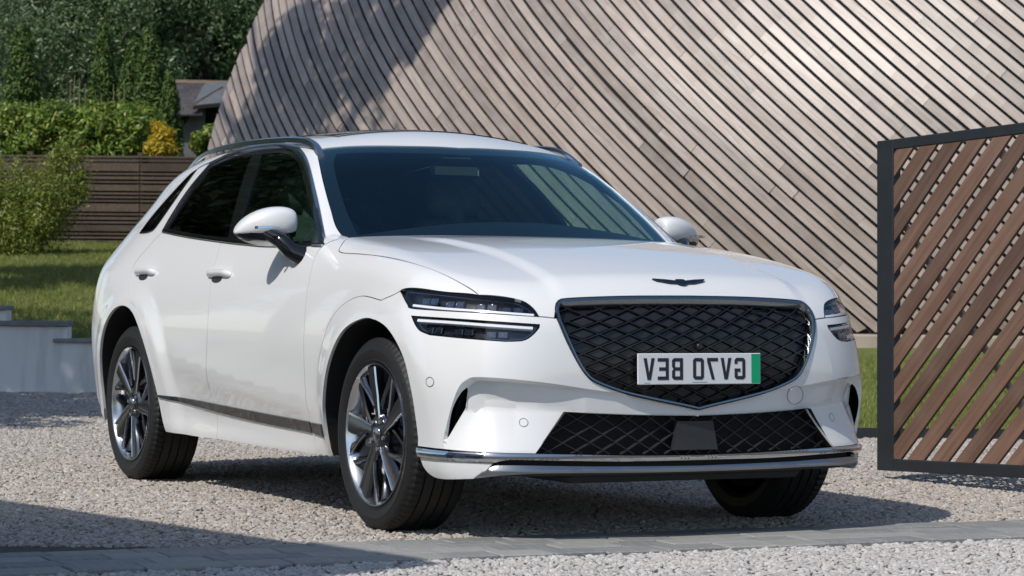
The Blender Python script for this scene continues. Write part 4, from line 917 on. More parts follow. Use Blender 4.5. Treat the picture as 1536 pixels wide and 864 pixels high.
# --- front bumper with its hollow corners
CR = np.array([(-.901,.352),(-.882,.42),(-.853,.518),(-.833,.569),(-.812,.591),(-.780,.603),(-.676,.598),(-.555,.582),(-.428,.560),(-.30,.543)])
LE = np.array([(-.511,.479),(-.649,.486),(-.775,.492)]); LE2 = np.array([(-.775,.492),(-.822,.445),(-.878,.358)])
CRs, LEs, LE2s = spline(CR, .011), spline(LE, .011), spline(LE2, .011); CRo = []
for k in range(1, len(CRs)-1):           # a second line just inside the crest
    t_ = CRs[k+1]-CRs[k-1]; t_ /= np.linalg.norm(t_); CRo.append(CRs[k]+.013*np.array([t_[1], -t_[0]]))
CRo = np.array(CRo)[2:]; RP = np.vstack([CRs, [(0,.52),(0,.33),(-.93,.33)]])
def hollow(q):
    p = np.stack([-np.abs(q[:,0]), q[:,1]], -1); ins = inpoly(p, RP); d = np.zeros(len(p))
    if ins.any():
        p = p[ins]; a = segdist(p, CRs, False); zl = np.interp(p[:,0], [-.775,-.511,-.25,0], [.492,.478,.463,.458])
        u = .62*np.clip(a/.013,0,1)+.38*np.clip(a/.085,0,1); v = np.clip((p[:,1]-.335)/(zl-.335),0,1)*np.interp(a,[0,.06,.1],[.62,1,1])
        d[ins] = np.interp(p[:,0], [-.66,-.44,0], [.062,.018,.012])*np.minimum(u, v)
    return d
vent = np.array([(-.824,.562),(-.834,.488),(-.886,.380),(-.860,.480)])
lampU = np.array([(-1.157,.907),(-1.137,.894),(-1.089,.857),(-1.066,.845),(-.93,.838),(-.794,.832),(-.603,.820)])
lampUn = spline(lampU, .015)
lampL = [np.array([(-1.055,.816),(-.848,.807),(-.599,.791)]), np.array([(-.599,.791),(-.600,.780),(-.619,.753),(-.645,.735),(-.696,.731)]), np.array([(-.696,.731),(-.840,.741),(-.960,.750)]), np.array([(-.960,.750),(-1.003,.764),(-1.03,.786),(-1.055,.816)])]
grL = np.array([(-.553,.866),(-.555,.846),(-.545,.813),(-.509,.728),(-.474,.656),(-.447,.613),(-.419,.588),(-.360,.563),(-.300,.544),(-.194,.521),(-.075,.499),(0,.484)])
lowL = [np.array([(0,.458),(-.25,.463),(-.507,.474)]), np.array([(-.507,.474),(-.602,.331)])]
chT = np.array([(-.602,.331),(-.75,.334),(-.897,.339),(-1.035,.341)])
afn = NOSE.to2(np.array([k for k in af if k[0] >= -.02])); afn = afn[afn[:,1] > .345]
flN = NOSE.to2(fl[-1:])
end = np.array([[-1.035,.341]])
segs = [lampU, np.array([(-.603,.820),(-.553,.815)]), np.array([(-.553,.815),(-.545,.813),(-.509,.728),(-.474,.656),(-.447,.613),(-.419,.588),(-.360,.563),(-.300,.544),(-.194,.521),(-.075,.499),(0,.484)])]
up = chain(*segs, h=.012, closed=False)
lo = chain(*lowL, chT, np.vstack([end, afn[-1:]]), afn[::-1], np.vstack([afn[:1], flN]), np.vstack([flN, NOSE.to2(S3((.130,.893))), lampU[:1]]), h=.012, closed=False)
mir = lambda q: q*[-1,1]
outn = np.vstack([up, mir(up)[::-1][1:], mir(lo)[::-1][1:-1], lo[:-1]])
lowhole = chain(*lampL, h=.010)
ventc = chain(vent[:2], vent[1:3], np.array([vent[2],vent[3],(-.839,.535),vent[0]]), h=.010)
class N2(NoseDom):                       # outlines given in nose coordinates
    def to2(s, P): return P if P.shape[-1] == 2 else NoseDom.to2(s, P)
NO = N2()
bumper = panel('front_bumper', outn, NO, PI_, car, holes=[lowhole, mir(lowhole), ventc, mir(ventc)], cons=[g_ for c in (CRs[2:-1], CRo[:-1], LEs[1:-1], LE2s[1:-3]) for g_ in (c, mir(c))], disp=hollow, h=.016, thick=.008, hole_mat=1)
val = chain(np.array([(-1.028,.300),(-.889,.300),(-.725,.297)]), np.array([(-.725,.297),(-.755,.262),(-.790,.238)]), np.array([(-.790,.238),(-.918,.229),(-.975,.236),(-1.012,.262),(-1.028,.300)]))
valance = panel('bumper_corner', val, NO, PI_, car, gap=.001, h=.015)
a = chain(np.array([(-1.036,.339),(-.905,.336),(-.75,.332),(-.602,.329),(-.3,.321),(0,.318)]), closed=False); b = chain(np.array([(0,.302),(-.3,.303),(-.607,.311),(-.69,.311),(-.725,.300),(-.80,.302),(-.889,.303),(-1.032,.302)]), closed=False)
chrome = panel('chrome_strip', np.vstack([a, mir(a)[::-1][1:], mir(b)[::-1], b[1:]]), NO, [M['chrome'], M['inner']], car, gap=.0005, off=.006, thick=.026, h=.008, disp=lambda q: -.006*np.sin(np.pi*np.clip((q[:,1]-.302)/.030,0,1)))
a = np.array([(-.700,.310),(-.6,.309),(-.3,.302),(0,.300)]); a = spline(a); b = spline(np.array([(0,.27),(-.3,.27),(-.69,.285),(-.735,.285),(-.700,.310)]))
slot = panel('bumper_slot', np.vstack([a, mir(a)[::-1][1:], mir(b)[::-1][1:], b[1:-1]]), NO, [M['inner']], car, gap=0, off=-.028, thick=.004, h=.03)
a = spline(np.array([(-.790,.242),(-.74,.275),(-.692,.290),(-.4,.284),(0,.280)]), .012); b = spline(np.array([(0,.259),(-.3,.260),(-.578,.263),(-.70,.254),(-.790,.240)]), .012)
def bulge(q): t = np.clip((q[:,1]-.255)/.032, 0, 1); return -.009*np.sin(np.pi*t)-.002
skid = panel('skid_bar', np.vstack([a, mir(a)[::-1][1:], mir(b)[::-1][1:], b[1:-1]]), NO, [M['silver'], M['inner']], car, gap=0, disp=bulge, thick=.022, h=.011)
a = spline(np.array([(-.96,.234),(-.79,.241),(-.70,.256),(-.578,.265),(-.3,.262),(0,.261)]), .02); b = spline(np.array([(0,.165),(-.5,.165),(-.88,.172),(-.96,.2),(-.96,.234)]), .02)
def recede(q): return .012+1.5*np.maximum(.25-q[:,1],0)
apron = panel('lower_apron', np.vstack([a, mir(a)[::-1][1:], mir(b)[::-1][1:], b[1:-1]]), NO, [M['black'], M['inner']], car, gap=0, disp=recede, thick=.01, h=.03)
# --- grille
gt = spline(np.array([(-.553,.866),(-.545,.877),(-.522,.883),(-.421,.889),(-.248,.894),(0,.896)]), .012); gl_ = spline(grL, .012)
gout = np.vstack([gt, mir(gt)[::-1][1:], mir(gl_)[1:], gl_[::-1][1:-1]])
grille = panel('grille', gout, NO, [M['grille'], M['inner']], car, gap=-.004, off=-.030, thick=-.028, h=.03, back=False)
G3 = NOSE.to3(gout); G3 = G3-grad(G3)*.001
# frame, slimmer along its lower edge
cc = NOSE.to2(G3); wdt = np.where(cc[:,1] > .86, 1.45, np.where(cc[:,1] > .70, 1.0, .72)); wdt = np.convolve(np.r_[wdt[-4:], wdt, wdt[:4]], np.ones(9)/9, 'valid')
fl_in = -1
sweep('grille_frame', G3, [(0,-.012),(0,.003),(.004,.008),(.012,.006),(.016,-.006),(.018,-.024),(.006,-.024)], M['darkchrome'], grille, closed=True, widths=-wdt if area2(gout) > 0 else wdt)
sweep('grille_seal', G3+grad(G3)*.001, [(-.001,-.012),(.004,-.012),(.004,.0055),(-.001,.0055)], M['gloss'], grille, closed=True, widths=-np.ones(len(G3)) if area2(gout) > 0 else None)
gin = inset(gout if area2(gout) > 0 else gout[::-1], .014)
def clip_line(p, d, poly, n=600):
    t = np.linspace(-2, 2, n*4); q = p+np.outer(t, d); k = inpoly(q, poly); out = []; run = []
    for i in range(len(t)):
        if k[i]: run.append(q[i])
        elif run: out.append((run[0], run[-1])); run = []
    return [s for s in out if np.linalg.norm(s[1]-s[0]) > .015]
def bars(poly, cw, chh, off, wb, hb, mat, parent, z0, avoid=None):
    for sg in (1, -1):
        d = np.array([cw, sg*chh]); d /= np.linalg.norm(d)
        for i in range(-16, 17):
            for a, b in clip_line(np.array([i*cw, z0]), d, poly):
                q = a+np.outer(np.linspace(0, 1, max(2, int(np.linalg.norm(b-a)/.05)+1)), b-a)
                P = NOSE.to3(q); N = grad(P); P = P+N*(off+(.0006 if sg > 0 else 0))
                sweep('grille_bar', P, [(-wb/2,0),(wb/2,0),(wb*.22,hb),(-wb*.22,hb)], mat, parent, nrm=N, smooth=False)
bars(gin, .113, .0485, -.030, .0105, .013, M['grille'], grille, .690)
n = 0
for i in range(-14, 15):                 # the closed cells between the bars, each a shallow plate
    for j in range(-12, 13):
        c = np.array([(i+j)*.113/2, .690+.02425+(i-j)*.0485/2]); q = c+.80*np.array([(-.0565,0),(0,-.02425),(.0565,0),(0,.02425)])
        if abs(c[0]) > .56 or not .47 < c[1] < .9 or not inpoly(q, gin).all(): continue
        qi = c+.70*np.array([(-.0565,0),(0,-.02425),(.0565,0),(0,.02425)]); P = NOSE.to3(np.vstack([q, qi])); N = grad(P)
        V = P+N*np.array([-.0295]*4+[-.0245+.0012*rng.standard_normal()]*4)[:,None]
        ob('grille_cell', V, [(4,5,6,7)]+[(k, (k+1)%4, 4+(k+1)%4, 4+k) for k in range(4)], M['cell'], grille)
cam3 = N3((.006,.716))[0]; nn = grad(cam3[None])[0]; m = MB()
m.tube([cam3-nn*.03, cam3-nn*.012], .013, 16); m.tube([cam3-nn*.012, cam3-nn*.008], [.011,.008], 16); o = m.build('front_camera', M['grille'], grille); 
# --- lower grille
lg = chain(*lowL, h=.012, closed=False); bt = spline(np.array([(-.602,.331),(-.3,.322),(0,.318)]), .015)
lgo = np.vstack([lg, bt[1:]]); lgo = np.vstack([mir(lgo), lgo[::-1][1:-1]])
lgp = lgo if area2(lgo) > 0 else lgo[::-1]
lowg = panel('lower_grille', lgp, NO, [M['inner']], car, gap=-.004, off=-.080, thick=-.070, h=.04, back=False)
bars(inset(lgp, .001), .093, .056, -.042, .0075, .012, M['black'], lowg, .395)
rp = chain(*[np.array(q) for q in ([(-.080,.440),(.080,.440)],[(.080,.440),(.103,.336)],[(.103,.336),(-.096,.336)],[(-.096,.336),(-.080,.440)])])
panel('radar_cover', rp, NO, [M['sensor'], M['inner']], lowg, gap=0, off=-.018, thick=.02, h=.03)
for sx in (1, -1):                       # side intakes
    vb = ventc*[sx,1]; vb = vb if area2(vb) > 0 else vb[::-1]
    vo = panel('side_intake', vb, NO, [M['inner']], car, gap=-.006, off=-.105, thick=-.06, h=.03, back=False)
    bars(vb, .046, .034, -.075, .005, .008, M['black'], vo, .47)
# --- lamps
hl = panel('headlight', np.vstack([lampUn[::-1], NOSE.to2(chain(lamp_top, lamp_in, closed=False))[1:-1]]) if False else np.vstack([NOSE.to2(chain(lamp_top, lamp_in, h=.012, closed=False)), spline(lampU, .012)[::-1][1:-1]]), NO, [M['lampblack']], car, gap=-.001, off=-.040, thick=-.039, h=.03, back=False)
lu = np.vstack([NOSE.to2(chain(lamp_top, lamp_in, h=.012, closed=False)), spline(lampU, .012)[::-1][1:-1]])
lu = lu if area2(lu) > 0 else lu[::-1]; ll = lowhole if area2(lowhole) > 0 else lowhole[::-1]
panel('lens', lu, NO, [M['lens']], hl, gap=.001, off=-.003, thick=0, h=.02)
def lamp_bar(pts, parent, w=.0135):
    q = spline(np.array(pts), .012); P = NOSE.to3(q); N = grad(P); P = P-N*.015
    sweep('light_bar', P, [(-w/2,-.01),(w/2,-.01),(w/2,.004),(w*.3,.009),(-w*.3,.009),(-w/2,.004)], M['drl'], parent, nrm=N)
def lamp_ring(poly, parent, g=.009, w=.0035, z=-.016):
    q = inset(poly, g); P = NOSE.to3(q); N = grad(P); P = P+N*z
    sweep('lamp_frame', P, [(-w,-.02),(w,-.02),(w,.0),(-w,.0)], M['reflector'], parent, closed=True, nrm=N)
def cubes(spots, parent, hh=.034, ww=.085):
    for s, z in spots:
        P = NOSE.to3(np.array([(s,z)]))[0]; N = grad(P[None])[0]; a = np.cross((0,0,1), N); a /= np.linalg.norm(a); b = np.cross(N, a)
        m = MB()
        for x0 in (-.25, .25): m.box(P-N*.034+a*ww*x0, (ww*.44, hh, .012), (a, b, N), 0, .003); m.lathe_ = 0
        for x0 in (-.25, .25): m.tube([P-N*.029+a*ww*x0, P-N*.020+a*ww*x0], [hh*.42, hh*.30], 14, 1)
        smooth_by_angle(m.build('lamp_module', [M['reflector'], M['lens']], parent))
lamp_bar([(-1.068,.857),(-.94,.8475),(-.794,.8405),(-.618,.8285)], hl)
cubes([(-1.01,.878),(-.90,.871),(-.78,.865),(-.69,.856)], hl, .030)
lamp_ring(lu, hl, .007, .0018)
hl2 = panel('headlight', ll, NO, [M['lampblack']], car, gap=-.001, off=-.040, thick=-.039, h=.03, back=False)
panel('lens', ll, NO, [M['lens']], hl2, gap=.001, off=-.003, thick=0, h=.02)
lamp_bar([(-1.030,.803),(-.848,.795),(-.617,.780)], hl2, .015); lamp_ring(ll, hl2, .007, .0018)
cubes([(-.97,.773),(-.85,.768),(-.73,.760)], hl2, .028)
# --- number plate with mirrored characters
Pc = N3((0,.633))[0]; nrm = np.array([1,0,.03]); nrm /= np.linalg.norm(nrm); upv = np.cross(nrm, (0,1,0)); PX = Pc[0]-.004
org = np.array([PX, 0, .633]); ay = np.array([0,1.,0]); m = MB(); m.box(org, (.524,.113,.006), (ay, upv, nrm), 0, .0022)
m.box(org-nrm*.012, (.46,.08,.02), (ay, upv, nrm), 1); plate = m.build('number_plate', [M['plate'], M['grille']], car)
m = MB(); m.box(org+nrm*.0034+ay*.240, (.0385,.1085,.0016), (ay, upv, nrm)); m.build('green_band', M['green'], plate)
def glyph(ch, x):                        # strokes in a 50 x 79 mm cell, already reversed left to right, x = left edge
    b = .0125; Hh_, Ww = .079, .046; st = {
     'V': [[(0,Hh_),(b*1.05,Hh_),(Ww/2,.022),(Ww-b*1.05,Hh_),(Ww,Hh_),(Ww/2+b*.56,0),(Ww/2-b*.56,0)]],
     'E': [[(Ww-b,0),(Ww,0),(Ww,Hh_),(Ww-b,Hh_)],[(0,0),(Ww-b,0),(Ww-b,b),(0,b)],[(0,Hh_-b),(Ww-b,Hh_-b),(Ww-b,Hh_),(0,Hh_)],[(.006,Hh_/2-b/2),(Ww-b,Hh_/2-b/2),(Ww-b,Hh_/2+b/2),(.006,Hh_/2+b/2)]],
     'B': [[(Ww-b,0),(Ww,0),(Ww,Hh_),(Ww-b,Hh_)],[(.008,0),(Ww-b,0),(Ww-b,b),(.008,b)],[(.008,Hh_-b),(Ww-b,Hh_-b),(Ww-b,Hh_),(.008,Hh_)],[(.008,Hh_/2-b/2),(Ww-b,Hh_/2-b/2),(Ww-b,Hh_/2+b/2),(.008,Hh_/2+b/2)],
           [(0,.008),(.008,0),(b,b),(b,Hh_/2-b/2),(.006,Hh_/2),(0,Hh_/2-.008)],[(.006,Hh_/2),(b,Hh_/2+b/2),(b,Hh_-b),(.008,Hh_),(0,Hh_-.008),(0,Hh_/2+.008)]],
     '0': [[(.008,0),(Ww-.008,0),(Ww-b,b),(b,b)],[(b,Hh_-b),(Ww-b,Hh_-b),(Ww-.008,Hh_),(.008,Hh_)],[(0,.008),(.008,0),(b,b),(b,Hh_-b),(.008,Hh_),(0,Hh_-.008)],[(Ww-b,b),(Ww-.008,0),(Ww,.008),(Ww,Hh_-.008),(Ww-.008,Hh_),(Ww-b,Hh_-b)]],
     '7': [[(0,Hh_-b),(Ww,Hh_-b),(Ww,Hh_),(0,Hh_)],[(Ww-.026,0),(Ww-.026+b,0),(b+.001,Hh_-b),(0,Hh_-b)]],
     'G': [[(.008,0),(Ww-.008,0),(Ww-b,b),(b,b)],[(b,Hh_-b),(Ww-b,Hh_-b),(Ww-.008,Hh_),(.008,Hh_)],[(Ww-b,b),(Ww-.008,0),(Ww,.008),(Ww,Hh_-.008),(Ww-.008,Hh_),(Ww-b,Hh_-b)],
           [(0,.008),(.008,0),(b,b),(b,.040),(0,.040)],[(b,.040-b),(.025,.040-b),(.025,.040),(b,.040)],[(0,Hh_-.022),(b,Hh_-.022),(b,Hh_-b),(.008,Hh_),(0,Hh_-.008)]]}
    m = MB()
    for poly in st[ch]: m.prism(poly, ay, upv, org+nrm*.0031+ay*x-upv*.0395, nrm*.0012)
    m.build('character', M['ink'], plate)
for ch_, x in (('V',-.238),('E',-.179),('B',-.119),('0',-.030),('7',.030),('V',.088),('G',.148)): glyph(ch_, x)
m = MB()
for k in range(9): m.box(org+nrm*.0034+ay*(-.030+.0072*k)-upv*.0490, (.0052,.0016,.0006), (ay, upv, nrm))
for k in range(4): m.box(org+nrm*.0034+ay*(-.232+.006*k)-upv*.0505, (.0045,.0014,.0006), (ay, upv, nrm))
m.build('maker_mark', M['ink'], plate)
# --- emblem on the bonnet lip
wing = [(0,.010),(.018,.009),(.022,.004),(.060,.009),(.112,.014),(.100,.004),(.055,-.006),(.022,-.008),(.012,-.013),(0,-.015)]
wv = np.array(wing+[(-a,b) for a, b in wing[::-1][1:-1]]); q = np.stack([.632-wv[:,1]*1.25, wv[:,0]], -1)
em = panel('emblem', TOP.to3(q), TOP, [M['navy']], hood, gap=0, off=.007, thick=.008, h=.012)
# --- sensors and tow cover
for s, z, r in ((-.942,.581,.016),(-.634,.440,.013),(.634,.440,.013),(.942,.581,.016)):
    t = np.linspace(0, 2*math.pi, 21)[:-1]; q = np.stack([s+r*np.cos(t), z+r*np.sin(t)], -1)
    panel('parking_sensor', q, NO, PI_, bumper, gap=0, off=.0005, thick=.004, h=.02, disp=hollow)
    q = np.stack([s+r*1.05*np.cos(t), z+r*1.05*np.sin(t)], -1); P_ = NOSE.to3(q); sweep('sensor_ring', P_-grad(P_)*hollow(q)[:,None], [(-.0012,-.003),(.0012,-.003),(.0012,.0012),(-.0012,.0012)], M['silver'], bumper, closed=True)
t = np.linspace(0, 2*math.pi, 41)[:-1]; q = np.stack([.430+.034*np.cos(t), .531+.034*np.sin(t)], -1)
sweep('tow_cover', NOSE.to3(q), [(-.0009,-.003),(.0009,-.003),(.0009,.0006),(-.0009,.0006)], M['silver'], bumper, closed=True)
# --- roof rail
rp_ = T3((-1.30,-.628),(-1.40,-.612),(-1.55,-.606),(-1.9,-.600),(-2.4,-.588),(-2.9,-.562),(-3.25,-.528)); ht = np.array([.000,.018,.030,.036,.034,.028,.004])
path = spline(rp_+np.array([0,0,1])*ht[:,None], .03)
rail = sweep('roof_rail', path, [(-.019,-.010),(.012,-.010),(.014,.003),(.006,.010),(-.010,.009)], M['satin'], car, nrm=np.array([0,-.35,.94]))
path2 = path+np.array([0,-.010,-.010]); sweep('rail_chrome', path2[3:-2], [(-.004,-.006),(.004,-.006),(.004,.003),(-.004,.003)], M['chrome'], rail, nrm=np.array([0,-.9,.4]))
# --- door mirror
def mirror_unit():
    ys = np.array([-.935,-.945,-.965,-1.00,-1.05,-1.10,-1.15,-1.185,-1.20,-1.206])
    ys = np.interp(ys, [-1.206,-.935], [-1.105,-.868])
    zt = np.array([1.232,1.245,1.254,1.259,1.256,1.243,1.218,1.186,1.165,1.152]); zb = np.array([1.150,1.140,1.134,1.130,1.128,1.129,1.132,1.137,1.141,1.145])
    xf = np.array([.050,.062,.072,.082,.086,.080,.066,.042,.022,.006]); xb = np.array([.055,.065,.07,.07,.07,.07,.065,.05,.03,.01]); k = 20; V = []
    xc = np.interp(ys, [-1.11,-.865], [-1.075,-1.015])
    for i in range(len(ys)):
        zm = .5*(zt[i]+zb[i])-.005; hh = .5*(zt[i]-zb[i])
        for a in np.arange(k)*2*math.pi/k:
            c, s = math.cos(a), math.sin(a); e = .75
            x = xc[i]+(xf[i] if c > 0 else xb[i])*np.sign(c)*abs(c)**e; V.append((x, ys[i], zm+hh*np.sign(s)*abs(s)**e))
    n = len(ys); F = [(i*k+j, i*k+(j+1)%k, (i+1)*k+(j+1)%k, (i+1)*k+j) for i in range(n-1) for j in range(k)]+[tuple(range(k-1,-1,-1)), tuple((n-1)*k+j for j in range(k))]
    o = ob('wing_mirror', V, F, M['paint'], car); smooth_by_angle(o, 50); sb = o.modifiers.new('s', 'SUBSURF'); sb.levels = sb.render_levels = 1
    m = MB(); q = [(-.99-.09*0, y, z) for y, z in ()]
    # lower shell and chrome blade
    V = []; ys2 = np.linspace(-.874,-1.096,12)
    for y in ys2:
        f = np.interp(y, ys[::-1], xf[::-1]); bq = np.interp(y, ys[::-1], xb[::-1]); x0 = np.interp(y, [-1.11,-.865], [-1.075,-1.015]); z0 = np.interp(y, ys[::-1], zb[::-1])
        d = .040*math.sin(math.pi*min(1,max(0,(y+1.12)/.28)))**.7
        V += [(x0+f*.80, y, z0+.010), (x0+f*.70, y, z0-d*.5), (x0, y, z0-d), (x0-bq*.7, y, z0-d*.4), (x0-bq*.8, y, z0+.01)]
    F = [(i*5+j, i*5+j+1, i*5+6+j, i*5+5+j) for i in range(11) for j in range(4)]+[(0,1,2,3,4),(59,58,57,56,55)]
    smooth_by_angle(ob('mirror_underside', V, F, M['gloss'], o), 50)
    ys3 = np.linspace(-1.066,-.975,10); bl_ = [(np.interp(y,[-1.21,-.93],[-1.02,-.965])+np.interp(y, ys[::-1], xf[::-1])*.80, y, 1.160+.004*(y+1.1)/.13) for y in ys3]
    wd_ = np.interp(np.linspace(0,1,10), [0,.7,1], [1,1,.1])
    sweep('indicator_blade', bl_, [(-.0055,-.006),(.0055,-.006),(.0055,.002),(-.0055,.002)], M['chrome'], o, nrm=np.array([.85,-.5,.1]), widths=wd_)
    m = MB(); A = side(np.array([-.90]), np.array([1.048]))[0]
    arm = spline(np.array([A+[0,.01,0], A+[-.012,-.035,.020], A+[-.045,-.065,.060], A+[-.105,-.105,.094]]), .02)
    m.tube(arm, np.interp(np.linspace(0,1,len(arm)), [0,.25,1], [.046,.036,.030]), 12); smooth_by_angle(m.build('mirror_arm', M['gloss'], o), 50)
    return o
mir_ = mirror_unit()
# --- other side of the car
for o in (bs, fender, arch_trim, fdoor, rdoor, sur, strip, strip2, valance, hl, hl2, rail): mirror(o, car)
mo = mirror(mir_, car); sb = mo.modifiers.new('s', 'SUBSURF'); sb.levels = sb.render_levels = 1
# --- wheels
def wheel():
    n = 240
    prof = [(.268,-.100),(.272,-.112),(.282,-.118),(.284,-.1165),(.300,-.1235),(.318,-.126),(.3185,-.1245),(.334,-.122),(.347,-.116),(.358,-.106)]
    tread = []
    for y0, y1 in ((-.098,-.066),(-.058,-.024),(-.016,.016),(.024,.058),(.066,.098)):
        r0 = lambda y: .368-.30*abs(y)**2.1
        tread += [(r0(y0)-.007, y0-.0015),(r0(y0), y0),(r0((y0+y1)/2), (y0+y1)/2),(r0(y1), y1),(r0(y1)-.007, y1+.0015)]
    prof2 = prof+tread[1:-1]+[(.358,.106),(.347,.116),(.318,.126),(.284,.118),(.268,.100)]
    k = len(prof2); V = []; rows = set(range(len(prof)-1, len(prof)+3))
    for i in range(n):
        t = 2*math.pi*i/n
        for j, (r, y) in enumerate(prof2):
            q = r
            if j in rows and i % 3 == 0: q -= .0055
            if len(prof)+3 < j < len(prof)+17 and (i+int(y*120)) % 6 == 0 and j not in rows: q -= .003
            V.append((q*math.cos(t), y, q*math.sin(t)))
    F = [(i*k+j, i*k+j+1, ((i+1)%n)*k+j+1, ((i+1)%n)*k+j) for i in range(n) for j in range(k-1)]
    m = MB(); m.lathe([(.276,-.110),(.272,-.119),(.266,-.118)], 72, 0); m.lathe([(.266,-.118),(.262,-.108),(.254,-.098),(.246,-.05),(.236,.02),(.236,.09)], 72, 1)
    m.lathe([(.0,-.020),(.17,-.018),(.236,.09)], 48, 2)
    hub = [(0,-.108),(.034,-.107),(.040,-.102),(.072,-.100),(.082,-.090),(.085,-.04)]; m.lathe(hub, 40, 0)
    def blade(pts, y0, y1, sh, th, mat=0, tp=.75):          # tapered bar in the wheel's face: stations (radius, side shift, half width)
        Vb = []
        for r, s, hw in pts:
            y = y0+(y1-y0)*(r-.05)/.2; base = np.array([r, s])
            for a, yy in ((-hw, y+th), (-hw, y+.006), (-hw*tp*.6+hw*.18, y), (hw*tp, y+.001), (hw, y+.010), (hw, y+th)):
                x, z = r, s+a; Vb.append((x*math.cos(sh)-z*math.sin(sh), yy, x*math.sin(sh)+z*math.cos(sh)))
        kk = 6; nn_ = len(pts); Fb = [(i*kk+j, i*kk+(j+1)%kk, (i+1)*kk+(j+1)%kk, (i+1)*kk+j) for i in range(nn_-1) for j in range(kk)]+[tuple(range(kk-1,-1,-1)), tuple((nn_-1)*kk+j for j in range(kk))]
        m.add(Vb, Fb, mat)
    for q in range(5):
        a = math.pi/2+.10+q*2*math.pi/5
        blade([(.045,0,.019),(.10,.004,.021),(.15,.010,.029),(.20,.020,.036),(.256,.024,.040)], -.100, -.112, a, .035)
        blade([(.100,.012,.013),(.15,.052,.015),(.195,.098,.020),(.225,.122,.026)], -.098, -.110, a, .030)
        blade([(.095,-.012,.011),(.14,-.050,.013),(.178,-.098,.018),(.214,-.138,.022)], -.090, -.106, a, .030)
        blade([(.060,-.020,.0030),(.10,-.0185,.0030),(.15,-.0200,.0034),(.20,-.0150,.0036),(.255,-.0140,.0038)], -.1045, -.1155, a, .006, 3)
        blade([(.110,.0300,.0026),(.15,.0660,.0028),(.195,.1170,.0030),(.224,.1470,.0032)], -.1015, -.1135, a, .006, 3)
    o = m.build('wheel', [M['rim'], M['darkchrome'], M['inner'], M['rimbright']], None); smooth_by_angle(o, 30); o.data.materials[1] = M['barrel']
    ty = ob('tyre', V, F, M['rubber'], o); smooth_by_angle(ty, 28)
    m = MB(); m.lathe([(.07,-.045),(.172,-.045),(.172,-.022),(.07,-.022)], 56); m.lathe([(.0,-.050),(.078,-.050),(.082,-.022)], 32); smooth_by_angle(m.build('brake_disc', M['disc'], o))
    m = MB(); Vc = []
    for t in np.linspace(2.55, 3.45, 9): Vc += [(r*math.cos(t), y, r*math.sin(t)) for r, y in ((.120,-.052),(.128,-.078),(.168,-.080),(.192,-.062),(.192,-.01),(.120,-.01))]
    m.add(Vc, [(i*6+j, i*6+(j+1)%6, i*6+6+(j+1)%6, i*6+6+j) for i in range(8) for j in range(6)]+[tuple(range(6)), tuple(range(53,47,-1))]); smooth_by_angle(m.build('brake_caliper', M['caliper'], o))
    for q in range(5):
        a = math.pi/2+.1+math.pi/5+q*2*math.pi/5; m = MB(); c = np.array([.056*math.cos(a), -.099, .056*math.sin(a)])
        m.tube([c+[0,.004,0], c+[0,-.003,0]], .015, 14, 1); m.tube([c, c+[0,-.010,0]], [.0095,.0085], 6, 0); m.build('wheel_nut', [M['barrel'], M['inner']], o)
    m = MB(); m.lathe([(0,-.112),(.026,-.1115),(.031,-.109),(.032,-.104)], 28); m.build('wheel_cap', M['darkchrome'], o, True)
    m = MB(); m.prism([(-.018,.003),(0,.001),(.018,.003),(.008,-.003),(0,-.006),(-.008,-.003)], (1,0,0), (0,0,1), (0,-.112,0), (0,-.0015,0)); m.build('cap_wings', M['chrome'], o)
    return o
wh = wheel(); wh.parent = car
spots = [(-.06,-.808,R(0)), (-WB-.02,-.812,R(0)), (-.06,.808,math.pi), (-WB-.02,.812,math.pi)]
for i, (x, y, a) in enumerate(spots):
    o = wh
    if i:
        o = wh.copy(); COL.objects.link(o)
        for c in list(wh.children): d = c.copy(); COL.objects.link(d); d.parent = o
    o.location = (x, y, .366); o.rotation_euler = (0, [.0, .55, .2, .4][i], a); 
# --- arch liners, underbody
for xc in (0, -WB):
    for sy in (-1, 1):
        P = arc_pts(xc); P = (P-grad(P)*.012)*[1, 1 if sy < 0 else -1, 1]
        Q = P.copy(); Q[:,1] = .50*sy; n = len(P); V = np.vstack([P, Q, [[xc,.50*sy,.2]]])
        F = [(i, i+1, n+i+1, n+i) for i in range(n-1)]+[(n+i, n+i+1, 2*n) for i in range(n-1)]; ob('arch_liner', V, F, M['inner'], car)
m = MB(); m.box((-1.45,0,.275), (1.80,1.60,.05), None, 0, .02); m.box((-1.45,0,.245), (4.3,1.0,.05), None, 0, .02); m.box((-3.45,0,.27), (.5,1.4,.08), None, 0, .02)
m.build('underbody', M['inner'], car)
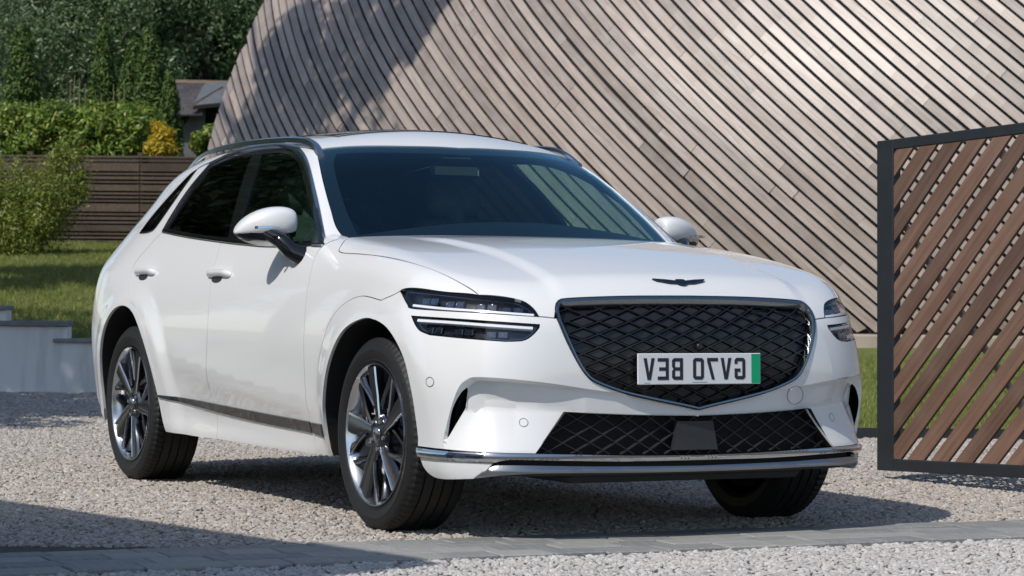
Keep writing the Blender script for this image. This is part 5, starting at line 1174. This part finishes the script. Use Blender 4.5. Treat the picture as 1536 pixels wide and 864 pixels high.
# --- cabin
m = MB(); V = []
for y in np.linspace(-.72,.72,19):
    b = .035*math.exp(-((y-.37)/.22)**2)
    V += [(-.60,y,1.06),(-.72,y,1.085+b*.3),(-.90,y,1.082+b),(-1.02,y,1.05+b),(-1.06,y,.95),(-1.0,y,.70)]
m.add(V, [(i*6+j, i*6+j+1, i*6+7+j, i*6+6+j) for i in range(18) for j in range(5)]); smooth_by_angle(m.build('dashboard', M['dash'], car), 50)
m = MB(); m.box((-.985,.0,1.115), (.012,.40,.085), None, 0, .004); m.box((-.99,.0,1.115), (.006,.385,.072), None, 1); m.build('centre_screen', [M['dash'], M['gloss']], car)
m = MB(); c = np.array([-1.12,.37,1.02]); ax_ = np.array([.42,0,-.9]); ax_ = np.array([math.sin(R(25)),0,math.cos(R(25))]); t = np.linspace(0,2*math.pi,41)
m.tube([c+.182*(math.cos(a)*np.array([0,1,0])+math.sin(a)*ax_) for a in t], .015, 8); m.box(c+[.02,0,-.01], (.05,.15,.10), None, 0, .015)
for s in (-1,1): m.box(c+[.01,s*.11,0], (.018,.14,.03), None, 0, .006)
m.build('steering_wheel', M['dash'], car, True)
def seat(x, y, w=.50, head=True, n='front_seat'):
    m = MB(); lean = np.array([[1,0,0],[0,1,0],[0,0,1.]]); a = R(17); bx = np.array([math.cos(a),0,math.sin(a)]); bz = np.array([-math.sin(a),0,math.cos(a)])
    m.box((x+.18,y,.62), (.52,w,.17), None, 0, .05); m.box(np.array([x-.12,y,.66])+bz*.30, (.15,w*.94,.62), (bx, (0,1,0), bz), 0, .05)
    if head: m.box(np.array([x-.12,y,.66])+bz*.72, (.11,.27,.19), (bx, (0,1,0), bz), 0, .04); m.tube([np.array([x-.12,y,.66])+bz*.58, np.array([x-.12,y,.66])+bz*.70], .05, 8)
    smooth_by_angle(m.build(n, M['seat'], car), 50)
seat(-1.75,-.37); seat(-1.75,.37); seat(-2.70,-.40,.62,True,'rear_seat'); seat(-2.70,.40,.62,True,'rear_seat')
m = MB(); m.box((-1.60,0,.40), (3.9,1.5,.04)); m.box((-1.45,0,.60), (1.0,.22,.36), None, 0, .03); m.build('cabin_floor', M['inner'], car)
m = MB(); m.box((-1.29,0,1.435), (.03,.235,.065), None, 0, .014); m.box((-1.345,0,1.492), (.15,.17,.045), None, 0, .018); m.build('inside_mirror', M['gloss'], car)
